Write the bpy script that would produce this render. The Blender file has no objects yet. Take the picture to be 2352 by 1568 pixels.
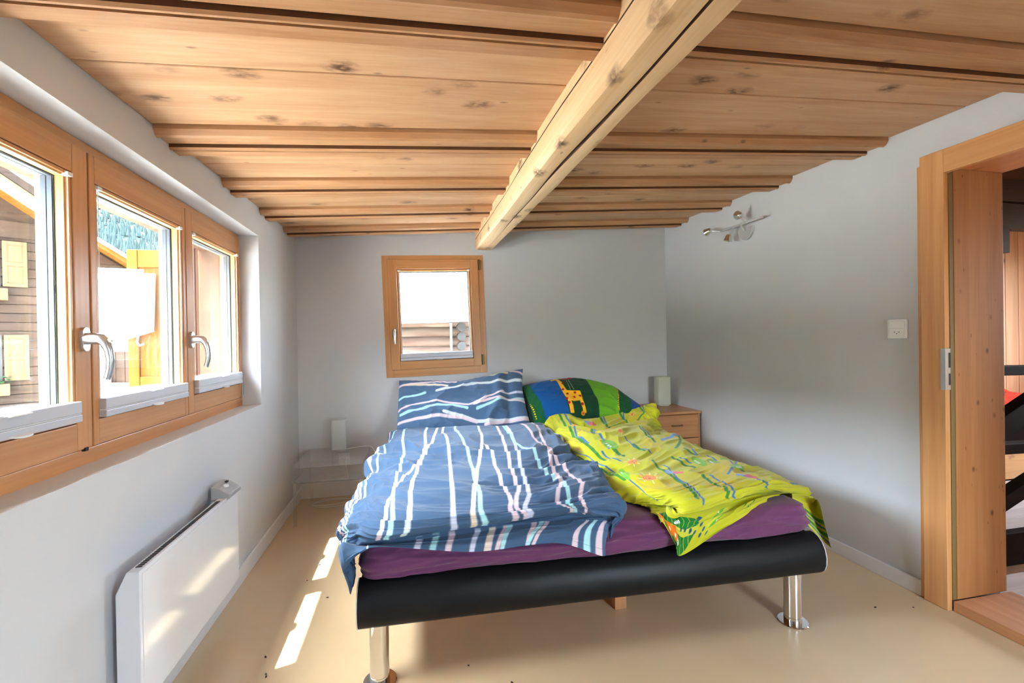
import bpy, bmesh, math, random
import numpy as np
from mathutils import Vector, Matrix
random.seed(7)
PI = math.pi
SC = bpy.context.scene
COL = SC.collection
W, D = 3.16, 3.82                      # room width (x) and the back wall's distance (y); the camera stands at y = 0
CAMX, CAMZ = 0.8782, 1.215

# ------------------------------------------------------------------ camera, sky, sun, exposure
cam = bpy.data.cameras.new('camera')
cam.sensor_width = 36.0
cam.lens = 1051.17 / 2352 * 36.0
cam.clip_start = 0.02
cam.clip_end = 600
co = bpy.data.objects.new('camera', cam)
COL.objects.link(co)
yaw, pitch, roll = 0.21293, -0.0052958, -0.0161433
f_ = Vector((math.sin(yaw)*math.cos(pitch), math.cos(yaw)*math.cos(pitch), math.sin(pitch)))
r_ = Vector((math.cos(yaw), -math.sin(yaw), 0))
u_ = r_.cross(f_)
r2 = r_*math.cos(roll) + u_*math.sin(roll)
u2 = -r_*math.sin(roll) + u_*math.cos(roll)
mx = Matrix((r2, u2, -f_)).transposed().to_4x4()
mx.translation = (CAMX, 0, CAMZ)
co.matrix_world = mx
SC.camera = co

wd = bpy.data.worlds.new('sky')
SC.world = wd
wd.use_nodes = True
wn = wd.node_tree.nodes
sky = wn.new('ShaderNodeTexSky')
sky.sky_type = 'NISHITA'
sky.sun_disc = False
sky.sun_elevation = math.radians(66)
sky.sun_rotation = math.radians(255)
sky.altitude = 1400
sky.air_density = 1.0
sky.dust_density = 7.0
wn['Background'].inputs['Strength'].default_value = SKY_STRENGTH = 1.6
hs = wn.new('ShaderNodeHueSaturation')
hs.inputs['Saturation'].default_value = 0.5
wd.node_tree.links.new(sky.outputs[0], hs.inputs['Color'])
wd.node_tree.links.new(hs.outputs[0], wn['Background'].inputs['Color'])

sl = bpy.data.lights.new('sun', 'SUN')
sl.energy = 9.0
sl.angle = math.radians(0.6)
sl.color = (1.0, 0.975, 0.94)
so = bpy.data.objects.new('sun', sl)
COL.objects.link(so)
SUN_DIR = Vector((0.415, 0.115, -1.0)).normalized()
so.rotation_euler = SUN_DIR.to_track_quat('-Z', 'Y').to_euler()

def portal(loc, rot, sx, sy):          # tells the sampler where daylight enters; gives no light of its own
    l = bpy.data.lights.new('portal', 'AREA')
    l.shape = 'RECTANGLE'
    l.size, l.size_y = sx, sy
    l.cycles.is_portal = True
    o = bpy.data.objects.new('portal', l)
    o.location, o.rotation_euler = loc, rot
    COL.objects.link(o)
portal((-0.295, 1.97, 1.32), (0, math.radians(-90), 0), 0.95, 2.0)
portal((2.62, -1.695, 1.12), (math.radians(90), 0, 0), 1.0, 1.6)
portal((1.064, D+0.3, 1.42), (math.radians(-90), 0, 0), 0.9, 1.0)

SC.view_settings.view_transform = 'Standard'
SC.view_settings.look = 'None'
SC.view_settings.exposure = 2.75
SC.view_settings.gamma = 1.0
SC.view_settings.use_curve_mapping = False
SC.cycles.max_bounces = 14
SC.cycles.diffuse_bounces = 10
SC.cycles.glossy_bounces = 6
SC.cycles.transparent_max_bounces = 24
SC.cycles.transmission_bounces = 8
SC.cycles.caustics_reflective = False
SC.cycles.caustics_refractive = False
SC.cycles.sample_clamp_indirect = 6.0
SC.cycles.use_denoising = True

# ------------------------------------------------------------------ helpers
def srgb(r, g, b):
    f = lambda c: (c/255/12.92) if c/255 <= 0.04045 else ((c/255+0.055)/1.055)**2.4
    return (f(r), f(g), f(b), 1.0)

def mat(name, col, rough=0.5, metal=0.0, spec=0.5, bump=0.0, bscale=60.0, bdist=0.002, trans=0.0, coat=0.0, sheen=0.0, var=0.0, vscale=4.0):
    m = bpy.data.materials.new(name)
    m.use_nodes = True
    nt = m.node_tree
    b = nt.nodes['Principled BSDF']
    b.inputs['Base Color'].default_value = col
    b.inputs['Roughness'].default_value = rough
    b.inputs['Metallic'].default_value = metal
    b.inputs['Specular IOR Level'].default_value = spec
    b.inputs['Transmission Weight'].default_value = trans
    b.inputs['Coat Weight'].default_value = coat
    b.inputs['Sheen Weight'].default_value = sheen
    if bump or var:
        tc = nt.nodes.new('ShaderNodeTexCoord')
    if bump:
        n = nt.nodes.new('ShaderNodeTexNoise')
        n.inputs['Scale'].default_value = bscale
        n.inputs['Detail'].default_value = 5
        nt.links.new(tc.outputs['Object'], n.inputs['Vector'])
        bp = nt.nodes.new('ShaderNodeBump')
        bp.inputs['Strength'].default_value = bump
        bp.inputs['Distance'].default_value = bdist
        nt.links.new(n.outputs['Fac'], bp.inputs['Height'])
        nt.links.new(bp.outputs[0], b.inputs['Normal'])
    if var:
        n2 = nt.nodes.new('ShaderNodeTexNoise')
        n2.inputs['Scale'].default_value = vscale
        n2.inputs['Detail'].default_value = 6
        nt.links.new(tc.outputs['Object'], n2.inputs['Vector'])
        rp = nt.nodes.new('ShaderNodeValToRGB')
        rp.color_ramp.elements[0].position = 0.3
        rp.color_ramp.elements[1].position = 0.7
        rp.color_ramp.elements[0].color = tuple(c*(1-var) for c in col[:3])+(1,)
        rp.color_ramp.elements[1].color = tuple(min(1, c*(1+var)) for c in col[:3])+(1,)
        nt.links.new(n2.outputs['Fac'], rp.inputs[0])
        nt.links.new(rp.outputs[0], b.inputs['Base Color'])
    return m

def wood(name, light, dark, knot, axis=0, rough=0.45, knots=1.0, kscale=1.0, across=13.0, fine=110.0, spec=0.4, bump=0.25, tint=0.12, kthr=0.13, flat=None, wobble=0.34, mask=0.3, kasp=1.0):
    """Grain runs along the axis; each object gets its own stretch of timber."""
    m = bpy.data.materials.new(name)
    m.use_nodes = True
    nt = m.node_tree
    N, L = nt.nodes, nt.links
    b = N['Principled BSDF']
    b.inputs['Roughness'].default_value = rough
    b.inputs['Specular IOR Level'].default_value = spec
    tc = N.new('ShaderNodeTexCoord')
    oi = N.new('ShaderNodeObjectInfo')
    mul = N.new('ShaderNodeMath'); mul.operation = 'MULTIPLY'; mul.inputs[1].default_value = 41.0
    L.new(oi.outputs['Random'], mul.inputs[0])
    add = N.new('ShaderNodeVectorMath'); add.operation = 'ADD'
    L.new(tc.outputs['Object'], add.inputs[0])
    L.new(mul.outputs[0], add.inputs[1])
    def mapped(al, ac, knot_map=False):
        s = [ac, ac, ac]; s[axis] = al
        if knot_map and flat is not None: s[flat] = 0.0
        mp = N.new('ShaderNodeMapping'); mp.inputs['Scale'].default_value = s
        L.new(add.outputs[0], mp.inputs['Vector'])
        return mp
    def noise(mp, scale=1.0, det=5, dist=0.0, rg=0.55):
        n = N.new('ShaderNodeTexNoise'); n.inputs['Scale'].default_value = scale
        n.inputs['Detail'].default_value = det; n.inputs['Distortion'].default_value = dist
        n.inputs['Roughness'].default_value = rg
        L.new(mp.outputs[0], n.inputs['Vector']); return n
    n1 = noise(mapped(0.7, across), 1.0, 4, 0.8)
    n2 = noise(mapped(3.0, fine), 1.0, 3, 0.2)
    mixf = N.new('ShaderNodeMath'); mixf.operation = 'MULTIPLY_ADD'
    mixf.inputs[1].default_value = 0.35
    L.new(n2.outputs['Fac'], mixf.inputs[0]); 
    m1 = N.new('ShaderNodeMath'); m1.operation = 'MULTIPLY'; m1.inputs[1].default_value = 0.75
    L.new(n1.outputs['Fac'], m1.inputs[0]); L.new(m1.outputs[0], mixf.inputs[2])
    rp = N.new('ShaderNodeValToRGB')
    e = rp.color_ramp.elements
    e[0].position, e[0].color = 0.36, light
    e[1].position, e[1].color = 0.74, dark
    L.new(mixf.outputs[0], rp.inputs[0])
    col = rp.outputs[0]
    if tint:
        hsv = N.new('ShaderNodeHueSaturation')
        mr = N.new('ShaderNodeMapRange'); mr.inputs['To Min'].default_value = 1-tint; mr.inputs['To Max'].default_value = 1+tint*0.6
        L.new(oi.outputs['Random'], mr.inputs['Value']); L.new(mr.outputs[0], hsv.inputs['Value'])
        L.new(col, hsv.inputs['Color']); col = hsv.outputs[0]
    if knots:
        kp = mapped(3.1*kscale*kasp, 5.0*kscale, True)
        wob = noise(mapped(9, 16), 1.0, 3)
        va = N.new('ShaderNodeVectorMath'); va.operation = 'MULTIPLY_ADD'
        va.inputs[1].default_value = [0.0 if q == flat else wobble for q in range(3)]
        L.new(wob.outputs['Color'], va.inputs[0]); L.new(kp.outputs[0], va.inputs[2])
        vo = N.new('ShaderNodeTexVoronoi'); vo.inputs['Scale'].default_value = 1.0
        L.new(va.outputs[0], vo.inputs['Vector'])
        kr = N.new('ShaderNodeValToRGB')
        ke = kr.color_ramp.elements
        ke[0].position, ke[0].color = kthr*0.35, (1, 1, 1, 1)
        ke[1].position, ke[1].color = kthr*1.5, (0, 0, 0, 1)
        L.new(vo.outputs['Distance'], kr.inputs[0])
        sx = N.new('ShaderNodeSeparateColor'); L.new(vo.outputs['Color'], sx.inputs[0])
        gt = N.new('ShaderNodeMath'); gt.operation = 'GREATER_THAN'; gt.inputs[1].default_value = 1-0.72*knots
        L.new(sx.outputs[0], gt.inputs[0])
        fk = noise(mapped(30, 60), 1.0, 2)
        fr = N.new('ShaderNodeMapRange'); fr.inputs['From Min'].default_value = 0.38; fr.inputs['From Max'].default_value = 0.56; fr.inputs['To Min'].default_value = mask
        L.new(fk.outputs['Fac'], fr.inputs['Value'])
        mm = N.new('ShaderNodeMath'); mm.operation = 'MULTIPLY'
        L.new(kr.outputs[0], mm.inputs[0]); L.new(gt.outputs[0], mm.inputs[1])
        mm2 = N.new('ShaderNodeMath'); mm2.operation = 'MULTIPLY'
        L.new(mm.outputs[0], mm2.inputs[0]); L.new(fr.outputs[0], mm2.inputs[1])
        mk = N.new('ShaderNodeMix'); mk.data_type = 'RGBA'
        L.new(mm2.outputs[0], mk.inputs['Factor']); L.new(col, mk.inputs[6]); mk.inputs[7].default_value = knot
        col = mk.outputs[2]
        # small flecks
        vf = N.new('ShaderNodeTexVoronoi'); vf.inputs['Scale'].default_value = 1.0
        L.new(mapped(6*kscale, 16*kscale, True).outputs[0], vf.inputs['Vector'])
        k2 = N.new('ShaderNodeValToRGB'); k2.color_ramp.elements[0].position = 0.07; k2.color_ramp.elements[0].color = (1, 1, 1, 1)
        k2.color_ramp.elements[1].position = 0.16; k2.color_ramp.elements[1].color = (0, 0, 0, 1)
        L.new(vf.outputs['Distance'], k2.inputs[0])
        s2 = N.new('ShaderNodeSeparateColor'); L.new(vf.outputs['Color'], s2.inputs[0])
        g2 = N.new('ShaderNodeMath'); g2.operation = 'GREATER_THAN'; g2.inputs[1].default_value = 1-0.2*knots
        L.new(s2.outputs[1], g2.inputs[0])
        m3 = N.new('ShaderNodeMath'); m3.operation = 'MULTIPLY'
        L.new(k2.outputs[0], m3.inputs[0]); L.new(g2.outputs[0], m3.inputs[1])
        m4 = N.new('ShaderNodeMath'); m4.operation = 'MULTIPLY'; m4.inputs[1].default_value = 0.6
        L.new(m3.outputs[0], m4.inputs[0])
        mk2 = N.new('ShaderNodeMix'); mk2.data_type = 'RGBA'
        L.new(m4.outputs[0], mk2.inputs['Factor']); L.new(col, mk2.inputs[6]); mk2.inputs[7].default_value = knot
        col = mk2.outputs[2]
    L.new(col, b.inputs['Base Color'])
    if bump:
        bp = N.new('ShaderNodeBump'); bp.inputs['Strength'].default_value = bump; bp.inputs['Distance'].default_value = 0.001
        L.new(n2.outputs['Fac'], bp.inputs['Height']); L.new(bp.outputs[0], b.inputs['Normal'])
    return m

def clear(name, tint=(1, 1, 1, 1), haze=0.0, gloss=1.0, hazecol=(0.9, 0.95, 1, 1)):
    """Clear sheet: light passes straight, with Fresnel reflections and an optional milky share."""
    m = bpy.data.materials.new(name); m.use_nodes = True
    nt = m.node_tree; N, L = nt.nodes, nt.links
    N.remove(N['Principled BSDF'])
    out = N['Material Output']
    t = N.new('ShaderNodeBsdfTransparent'); t.inputs[0].default_value = tint
    g = N.new('ShaderNodeBsdfGlossy'); g.inputs['Roughness'].default_value = 0.02
    lw = N.new('ShaderNodeLayerWeight'); lw.inputs[0].default_value = 0.5
    pw = N.new('ShaderNodeMath'); pw.operation = 'POWER'; pw.inputs[1].default_value = 5.0
    L.new(lw.outputs['Facing'], pw.inputs[0])
    ms = N.new('ShaderNodeMixShader')
    sc_ = N.new('ShaderNodeMath'); sc_.operation = 'MULTIPLY_ADD'; sc_.inputs[1].default_value = 0.95*gloss; sc_.inputs[2].default_value = 0.035*gloss
    L.new(pw.outputs[0], sc_.inputs[0]); L.new(sc_.outputs[0], ms.inputs[0])
    L.new(t.outputs[0], ms.inputs[1]); L.new(g.outputs[0], ms.inputs[2])
    res = ms.outputs[0]
    if haze:
        d = N.new('ShaderNodeBsdfDiffuse'); d.inputs[0].default_value = hazecol
        tl = N.new('ShaderNodeBsdfTranslucent'); tl.inputs[0].default_value = hazecol
        a = N.new('ShaderNodeAddShader')
        mh = N.new('ShaderNodeMixShader'); mh.inputs[0].default_value = 0.5
        L.new(d.outputs[0], mh.inputs[1]); L.new(tl.outputs[0], mh.inputs[2])
        mz = N.new('ShaderNodeMixShader'); mz.inputs[0].default_value = haze
        L.new(res, mz.inputs[1]); L.new(mh.outputs[0], mz.inputs[2])
        res = mz.outputs[0]
    L.new(res, out.inputs['Surface'])
    return m

def printed(name, rough=0.85, sheen=0.15, weave=0.15):
    """Cloth coloured by the print stored on its mesh."""
    m = bpy.data.materials.new(name); m.use_nodes = True
    nt = m.node_tree; N, L = nt.nodes, nt.links
    b = N['Principled BSDF']
    a = N.new('ShaderNodeAttribute'); a.attribute_name = 'print'
    L.new(a.outputs['Color'], b.inputs['Base Color'])
    b.inputs['Roughness'].default_value = rough
    b.inputs['Specular IOR Level'].default_value = 0.2
    b.inputs['Sheen Weight'].default_value = sheen
    tc = N.new('ShaderNodeTexCoord')
    n = N.new('ShaderNodeTexNoise'); n.inputs['Scale'].default_value = 38; n.inputs['Detail'].default_value = 4
    L.new(tc.outputs['Object'], n.inputs['Vector'])
    bp = N.new('ShaderNodeBump'); bp.inputs['Strength'].default_value = weave; bp.inputs['Distance'].default_value = 0.004
    L.new(n.outputs['Fac'], bp.inputs['Height']); L.new(bp.outputs[0], b.inputs['Normal'])
    return m

class MB:
    """Collects boxes, tubes and turned shapes and links them as ONE mesh object."""
    def __init__(s): s.v, s.f, s.m = [], [], []
    def add(s, vs, fs, m=0):
        o = len(s.v); s.v += [tuple(v) for v in vs]
        for f in fs: s.f.append(tuple(i+o for i in f)); s.m.append(m)
        return s
    def box(s, x0, x1, y0, y1, z0, z1, m=0, rot=None, c=None):
        vs = [(x, y, z) for x in (x0, x1) for y in (y0, y1) for z in (z0, z1)]
        if rot is not None:
            c = Vector(c) if c is not None else Vector(((x0+x1)/2, (y0+y1)/2, (z0+z1)/2))
            vs = [tuple(rot @ (Vector(v)-c) + c) for v in vs]
        return s.add(vs, [(0, 1, 3, 2), (4, 6, 7, 5), (0, 4, 5, 1), (2, 3, 7, 6), (0, 2, 6, 4), (1, 5, 7, 3)], m)
    def hexa(s, p, m=0):               # eight corners: bottom four counter-clockwise, then top four
        return s.add(p, [(3, 2, 1, 0), (4, 5, 6, 7), (0, 1, 5, 4), (1, 2, 6, 5), (2, 3, 7, 6), (3, 0, 4, 7)], m)
    def prism(s, poly, fn, a, b, m=0): # poly (p, q) swept from a to b; fn(p, q, t) gives the point
        n = len(poly)
        vs = [fn(p, q, a) for p, q in poly]+[fn(p, q, b) for p, q in poly]
        fs = [(i, (i+1) % n, (i+1) % n+n, i+n) for i in range(n)]
        fs += [tuple(range(n-1, -1, -1)), tuple(range(n, 2*n))]
        return s.add(vs, fs, m)
    def tube(s, pts, r, n=10, m=0, caps=True):
        pts = [Vector(p) for p in pts]; k = len(pts)
        rs = r if isinstance(r, (list, tuple)) else [r]*k
        vs = []; up = None
        for i, p in enumerate(pts):
            t = (pts[min(i+1, k-1)]-pts[max(i-1, 0)]).normalized()
            if up is None:
                up = t.orthogonal().normalized()
            up = (up - t*up.dot(t)).normalized()
            w = t.cross(up)
            for j in range(n):
                a = 2*PI*j/n
                vs.append(p+(up*math.cos(a)+w*math.sin(a))*rs[i])
        fs = [(i*n+j, i*n+(j+1) % n, (i+1)*n+(j+1) % n, (i+1)*n+j) for i in range(k-1) for j in range(n)]
        if caps: fs += [tuple(range(n-1, -1, -1)), tuple(range((k-1)*n, k*n))]
        return s.add(vs, fs, m)
    def lathe(s, prof, c, n=32, m=0, rot=None):   # prof (r, z) turned about the axis through c
        vs = []
        for r, z in prof:
            for j in range(n):
                a = 2*PI*j/n
                v = Vector((r*math.cos(a), r*math.sin(a), z))
                if rot is not None: v = rot @ v
                vs.append(v+Vector(c))
        k = len(prof)
        fs = [(i*n+j, i*n+(j+1) % n, (i+1)*n+(j+1) % n, (i+1)*n+j) for i in range(k-1) for j in range(n)]
        fs += [tuple(range(n-1, -1, -1)), tuple(range((k-1)*n, k*n))]
        return s.add(vs, fs, m)
    def build(s, name, mats, parent=None, smooth=False, bevel=0.0, segs=2, angle=35):
        me = bpy.data.meshes.new(name)
        me.from_pydata(s.v, [], s.f)
        for mm in (mats if isinstance(mats, (list, tuple)) else [mats]): me.materials.append(mm)
        if any(s.m): me.polygons.foreach_set('material_index', s.m)
        bm = bmesh.new(); bm.from_mesh(me)
        bmesh.ops.recalc_face_normals(bm, faces=bm.faces)
        bm.to_mesh(me); bm.free()
        o = bpy.data.objects.new(name, me); COL.objects.link(o)
        if parent is not None: o.parent = parent
        if smooth:
            me.shade_smooth()
            me.set_sharp_from_angle(angle=math.radians(angle))
        if bevel:
            b = o.modifiers.new('bevel', 'BEVEL'); b.width = bevel; b.segments = segs
            b.limit_method = 'ANGLE'; b.angle_limit = math.radians(40)
        return o

def tag(o, label=None, cat=None, group=None, kind=None):
    if label: o['label'] = label
    if cat: o['category'] = cat
    if group: o['group'] = group
    if kind: o['kind'] = kind
    return o
def thing(name, label, cat, loc=(0, 0, 0), rot=(0, 0, 0), group=None, kind=None):
    o = bpy.data.objects.new(name, None); COL.objects.link(o)
    o.empty_display_size = 0.05
    o.location, o.rotation_euler = loc, rot
    return tag(o, label, cat, group, kind)
def struct(name, mb, m, label=None, cat=None, **k):
    return tag(mb.build(name, m, **k), label, cat, kind='structure')
# ------------------------------------------------------------------ materials
M = {}
M['wall'] = mat('white_plaster', (0.595, 0.609, 0.636, 1), 0.9, spec=0.2, bump=0.25, bscale=90, bdist=0.0015)
M['wallpaint'] = mat('baseboard_paint', (0.78, 0.80, 0.83, 1), 0.5, bump=0.05, bscale=50)
M['linoleum'] = mat('beige_linoleum', srgb(210, 186, 150), 0.28, spec=0.5, bump=0.04, bscale=14, var=0.05, vscale=3.0)
CW = (srgb(208, 168, 130), srgb(184, 136, 96), srgb(96, 60, 34))
M['ceil'] = wood('ceiling_pine', *CW, axis=0, knots=1.0, kscale=1.45, flat=2, kthr=0.19, rough=0.5, spec=0.35, tint=0.08)
M['batten'] = wood('batten_pine', srgb(198, 154, 114), srgb(168, 118, 76), srgb(76, 46, 26), axis=0, knots=0.6, kscale=1.5, flat=2, rough=0.5, tint=0.06)
M['beam'] = wood('beam_spruce', srgb(230, 200, 160), srgb(208, 168, 122), srgb(92, 60, 36), axis=1, knots=1.0, kscale=1.7, kthr=0.2, across=16, rough=0.6, tint=0.0, bump=0.5)
M['crack'] = mat('beam_crack_and_gap_shade', srgb(92, 58, 34), 0.9)
WW = (srgb(206, 152, 100), srgb(186, 128, 78), srgb(110, 64, 30))
for a, n in ((0, 'h'), (2, 'v')):
    M['win'+n] = wood('window_larch_'+n, *WW, axis=a, knots=0, across=22, rough=0.35, spec=0.5, tint=0.0)
    M['door'+n] = wood('door_larch_'+n, srgb(216, 162, 108), srgb(196, 136, 82), srgb(120, 66, 34), axis=a, knots=0, across=18, rough=0.4, tint=0.03)
M['seamd'] = mat('sash_seam_dark', srgb(84, 46, 24), 0.8)
M['doorh1'] = wood('door_header_larch', srgb(216, 162, 108), srgb(196, 136, 82), srgb(120, 66, 34), axis=1, knots=0, across=18, rough=0.4, tint=0.03)
M['lining'] = wood('door_lining_larch', srgb(180, 128, 80), srgb(158, 103, 60), srgb(92, 48, 30), axis=2, knots=0.9, kscale=2.3, flat=1, kthr=0.10, wobble=0.05, mask=0.9, kasp=1.15, across=12, rough=0.5, tint=0.02, spec=0.2)
M['liningx'] = wood('door_lining_head', srgb(206, 140, 88), srgb(184, 114, 66), srgb(92, 48, 30), axis=1, knots=0.5, kscale=1.5, across=12, rough=0.45, tint=0.02)
M['thresh'] = wood('threshold_beech', srgb(206, 150, 106), srgb(176, 120, 80), srgb(120, 70, 44), axis=1, knots=0, across=20, rough=0.4)
M['seal'] = mat('olive_rubber_seal', srgb(120, 98, 54), 0.6)
M['alu'] = mat('brushed_aluminium', srgb(200, 203, 208), 0.28, metal=1.0)
M['chrome'] = mat('polished_chrome', srgb(226, 226, 226), 0.08, metal=1.0)
M['steel'] = mat('satin_steel', srgb(176, 178, 176), 0.38, metal=0.85)
M['keym'] = mat('nickel_key', srgb(228, 222, 210), 0.2, metal=1.0)
M['brass'] = mat('bronze_hinge', srgb(140, 128, 92), 0.35, metal=1.0)
M['glass'] = clear('window_glass', (0.97, 0.985, 0.98, 1), gloss=0.8)
M['spacer'] = mat('pane_spacer', srgb(92, 106, 124), 0.5, metal=0.3)
M['gasket'] = mat('pane_gasket', srgb(66, 74, 70), 0.7)
M['bead'] = wood('glazing_bead', srgb(218, 188, 140), srgb(196, 160, 110), srgb(120, 70, 30), axis=2, knots=0, rough=0.45)
M['blind'] = mat('blind_fabric', srgb(226, 228, 232), 0.8)
M['blindrail'] = mat('blind_rail', srgb(198, 198, 206), 0.4, metal=0.2)
M['white'] = mat('white_enamel', (0.74, 0.775, 0.85, 1), 0.13, spec=0.5)
M['whiteplastic'] = mat('white_plastic', (0.82, 0.83, 0.85, 1), 0.35)
M['greyplastic'] = mat('grey_plastic', srgb(168, 168, 170), 0.4)
M['dark'] = mat('dark_hole', srgb(28, 28, 30), 0.7)
M['black'] = mat('black_lacquer', srgb(14, 15, 18), 0.45, spec=0.22, bump=0.03, bscale=120)
M['edge'] = mat('rail_edge_pale', srgb(206, 208, 206), 0.35, metal=0.4)
M['legwood'] = wood('bed_leg_pine', srgb(206, 150, 104), srgb(180, 120, 76), srgb(110, 70, 40), axis=2, knots=0)
M['sheet'] = mat('purple_jersey', srgb(108, 57, 98), 0.8, spec=0.25, bump=0.25, bscale=55, bdist=0.003, sheen=0.2)
M['cloth'] = printed('printed_cotton')
M['frost'] = clear('frosted_glass', (0.9, 0.92, 0.9, 1), haze=0.90, gloss=0.5, hazecol=srgb(236, 238, 226))
M['frost2'] = clear('frosted_glass_clearer', (0.96, 0.98, 0.98, 1), haze=0.40, gloss=0.4, hazecol=(0.92, 0.93, 0.94, 1))
M['acryl'] = clear('clear_acrylic', (0.992, 0.995, 0.995, 1), haze=0.07, gloss=0.8)
M['cable'] = mat('white_cable', srgb(222, 222, 220), 0.45)
M['nsx'] = wood('nightstand_beech', srgb(200, 146, 98), srgb(176, 118, 72), srgb(120, 76, 44), axis=0, knots=0, across=14, rough=0.35)
M['nsz'] = wood('nightstand_side', srgb(196, 140, 92), srgb(172, 114, 68), srgb(120, 76, 44), axis=2, knots=0, across=14, rough=0.35)
M['crumb'] = mat('dark_crumb', srgb(70, 46, 34), 0.9)
M['pinewall'] = wood('hall_pine', srgb(238, 198, 160), srgb(214, 164, 122), srgb(120, 70, 44), axis=2, knots=0.8, kscale=1.4)
M['pineb'] = wood('bench_pine', srgb(226, 180, 124), srgb(200, 150, 96), srgb(120, 70, 44), axis=0, knots=0.5)
M['darkwood'] = wood('stained_timber', srgb(32, 23, 17), srgb(22, 16, 12), srgb(14, 10, 8), axis=0, knots=0, rough=0.6, spec=0.03)
M['brownwood'] = wood('brown_timber', srgb(66, 42, 22), srgb(48, 30, 16), srgb(24, 15, 9), axis=0, knots=0.3, rough=0.6, spec=0.1)
M['hallfloor'] = wood('white_oiled_plank', srgb(214, 206, 198), srgb(190, 180, 172), srgb(120, 100, 90), axis=0, knots=0.2, rough=0.45)
M['red'] = mat('coral_fleece', srgb(186, 58, 34), 0.95, spec=0.1, bump=0.5, bscale=70, bdist=0.006)
M['chalet'] = wood('chalet_dark_log', (0.046, 0.027, 0.019, 1), (0.028, 0.017, 0.012, 1), (0.02, 0.014, 0.01, 1), axis=0, knots=0, across=9, rough=0.8, spec=0.1)
M['chaletroof'] = mat('chalet_roof', srgb(45, 36, 31), 0.8, var=0.2, vscale=3, spec=0.1)
M['fasciaw'] = mat('pale_fascia', srgb(88, 79, 63), 0.6, spec=0.1)
M['shutter'] = wood('shutter_pale_pine', (0.105, 0.074, 0.038, 1), (0.080, 0.053, 0.025, 1), (0.05, 0.03, 0.015, 1), axis=2, knots=0, rough=0.6, spec=0.1)
M['mould'] = mat('shutter_moulding', (0.085, 0.052, 0.024, 1), 0.6, spec=0.1)
M['shutdark'] = mat('shutter_iron', srgb(60, 56, 54), 0.6, spec=0.1)
M['leaf'] = mat('geranium_leaf', srgb(30, 59, 25), 0.7, var=0.3, vscale=30, spec=0.1)
M['bloom'] = mat('geranium_bloom', srgb(110, 27, 47), 0.7)
M['orange'] = wood('orange_shutter', srgb(114, 75, 26), srgb(98, 59, 15), srgb(64, 32, 5), axis=2, knots=0.2, across=10, rough=0.5, spec=0.1)
M['weather'] = wood('weathered_plank', (0.085, 0.036, 0.019, 1), (0.040, 0.016, 0.009, 1), (0.02, 0.008, 0.005, 1), axis=2, knots=0.9, kscale=1.3, across=10, rough=0.8, spec=0.1)
M['logw'] = wood('silver_log', srgb(108, 95, 85), srgb(75, 53, 45), srgb(39, 29, 24), axis=0, knots=0, across=7, rough=0.85, spec=0.1)
M['logend'] = mat('log_end_grain', (0.045, 0.043, 0.041, 1), 0.9, var=0.25, vscale=30, spec=0.1)
M['paleroof'] = mat('pale_metal_roof', srgb(166, 166, 168), 0.5)
M['gravel'] = mat('pale_gravel', srgb(178, 174, 166), 0.9, var=0.15, vscale=1.5)
M['lintel'] = wood('outer_lintel', (0.16, 0.075, 0.042, 1), (0.11, 0.05, 0.028, 1), (0.05, 0.02, 0.01, 1), axis=1, knots=0.4, rough=0.6, spec=0.1)
M['meadow'] = mat('haze_tinted_hill_floor', (0.033, 0.048, 0.050, 1), 0.95, var=0.25, vscale=0.06, spec=0.02)  # blue-green tone stands in for the haze over the hill
M['conifer'] = mat('haze_tinted_conifer', (0.032, 0.049, 0.049, 1), 0.95, var=0.3, vscale=0.2, spec=0.02)  # distant haze is put into the foliage colour
M['whiteboard'] = mat('white_board', (0.85, 0.86, 0.88, 1), 0.5)
M['stucco'] = mat('pale_stucco', srgb(104, 101, 96), 0.9, spec=0.1)
M['tubes'] = mat('gutter_zinc', srgb(78, 81, 83), 0.4, metal=0.7)
M['groove'] = mat('groove_shade_brown', srgb(100, 62, 36), 0.9)  # shade inside the batten grooves, painted as dark brown
M['nickel'] = mat('satin_nickel_paint', srgb(196, 198, 200), 0.35, metal=0.35)
# ------------------------------------------------------------------ the room's shell
def cz(x, y): return 2.037 + 0.0574*x - 0.0265*(D-y)
Y0 = -1.4
HT = 2.65
fl = MB().box(0, W, Y0, D, -0.12, 0)
struct('floor', fl, M['linoleum'], 'smooth beige linoleum floor of the bedroom', 'floor')
wl = MB()
OY0, OY1, OZ0, OZ1 = 1.0, 2.945, 0.855, 1.846
wl.box(-0.28, 0, Y0-0.2, OY0, -0.12, HT).box(-0.28, 0, OY1, D+0.28, -0.12, HT)
wl.box(-0.28, 0, OY0, OY1, -0.12, OZ0).box(-0.28, 0, OY0, OY1, OZ1, HT)
struct('wall_left', wl, M['wall'], 'white plastered wall with the row of wooden casements', 'wall')
BW = (0.655, 1.472, 0.925, 1.915)      # back window opening
wb = MB()
bx0, bx1, bz0, bz1 = 0.668, 1.460, 0.94, 1.90
wb.box(0, bx0, D, D+0.28, -0.12, HT).box(bx1, W, D, D+0.28, -0.12, HT)
wb.box(bx0, bx1, D, D+0.28, -0.12, bz0).box(bx0, bx1, D, D+0.28, bz1, HT)
struct('wall_back', wb, M['wall'], 'white plastered wall behind the head of the bed', 'wall')
DY1, DY0, DZ = 1.545, 0.55, 1.935      # doorway in the right wall
wr = MB()
wr.box(W, W+0.31, DY1+0.02, D+0.28, -0.12, HT).box(W, W+0.31, Y0-0.2, DY0, -0.12, HT)
wr.box(W, W+0.31, DY0, DY1+0.02, DZ+0.02, HT).box(W, W+0.31, DY0, DY1+0.02, -0.12, 0)
struct('wall_right', wr, M['wall'], 'white plastered wall with the spotlight and the doorway', 'wall')
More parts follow.
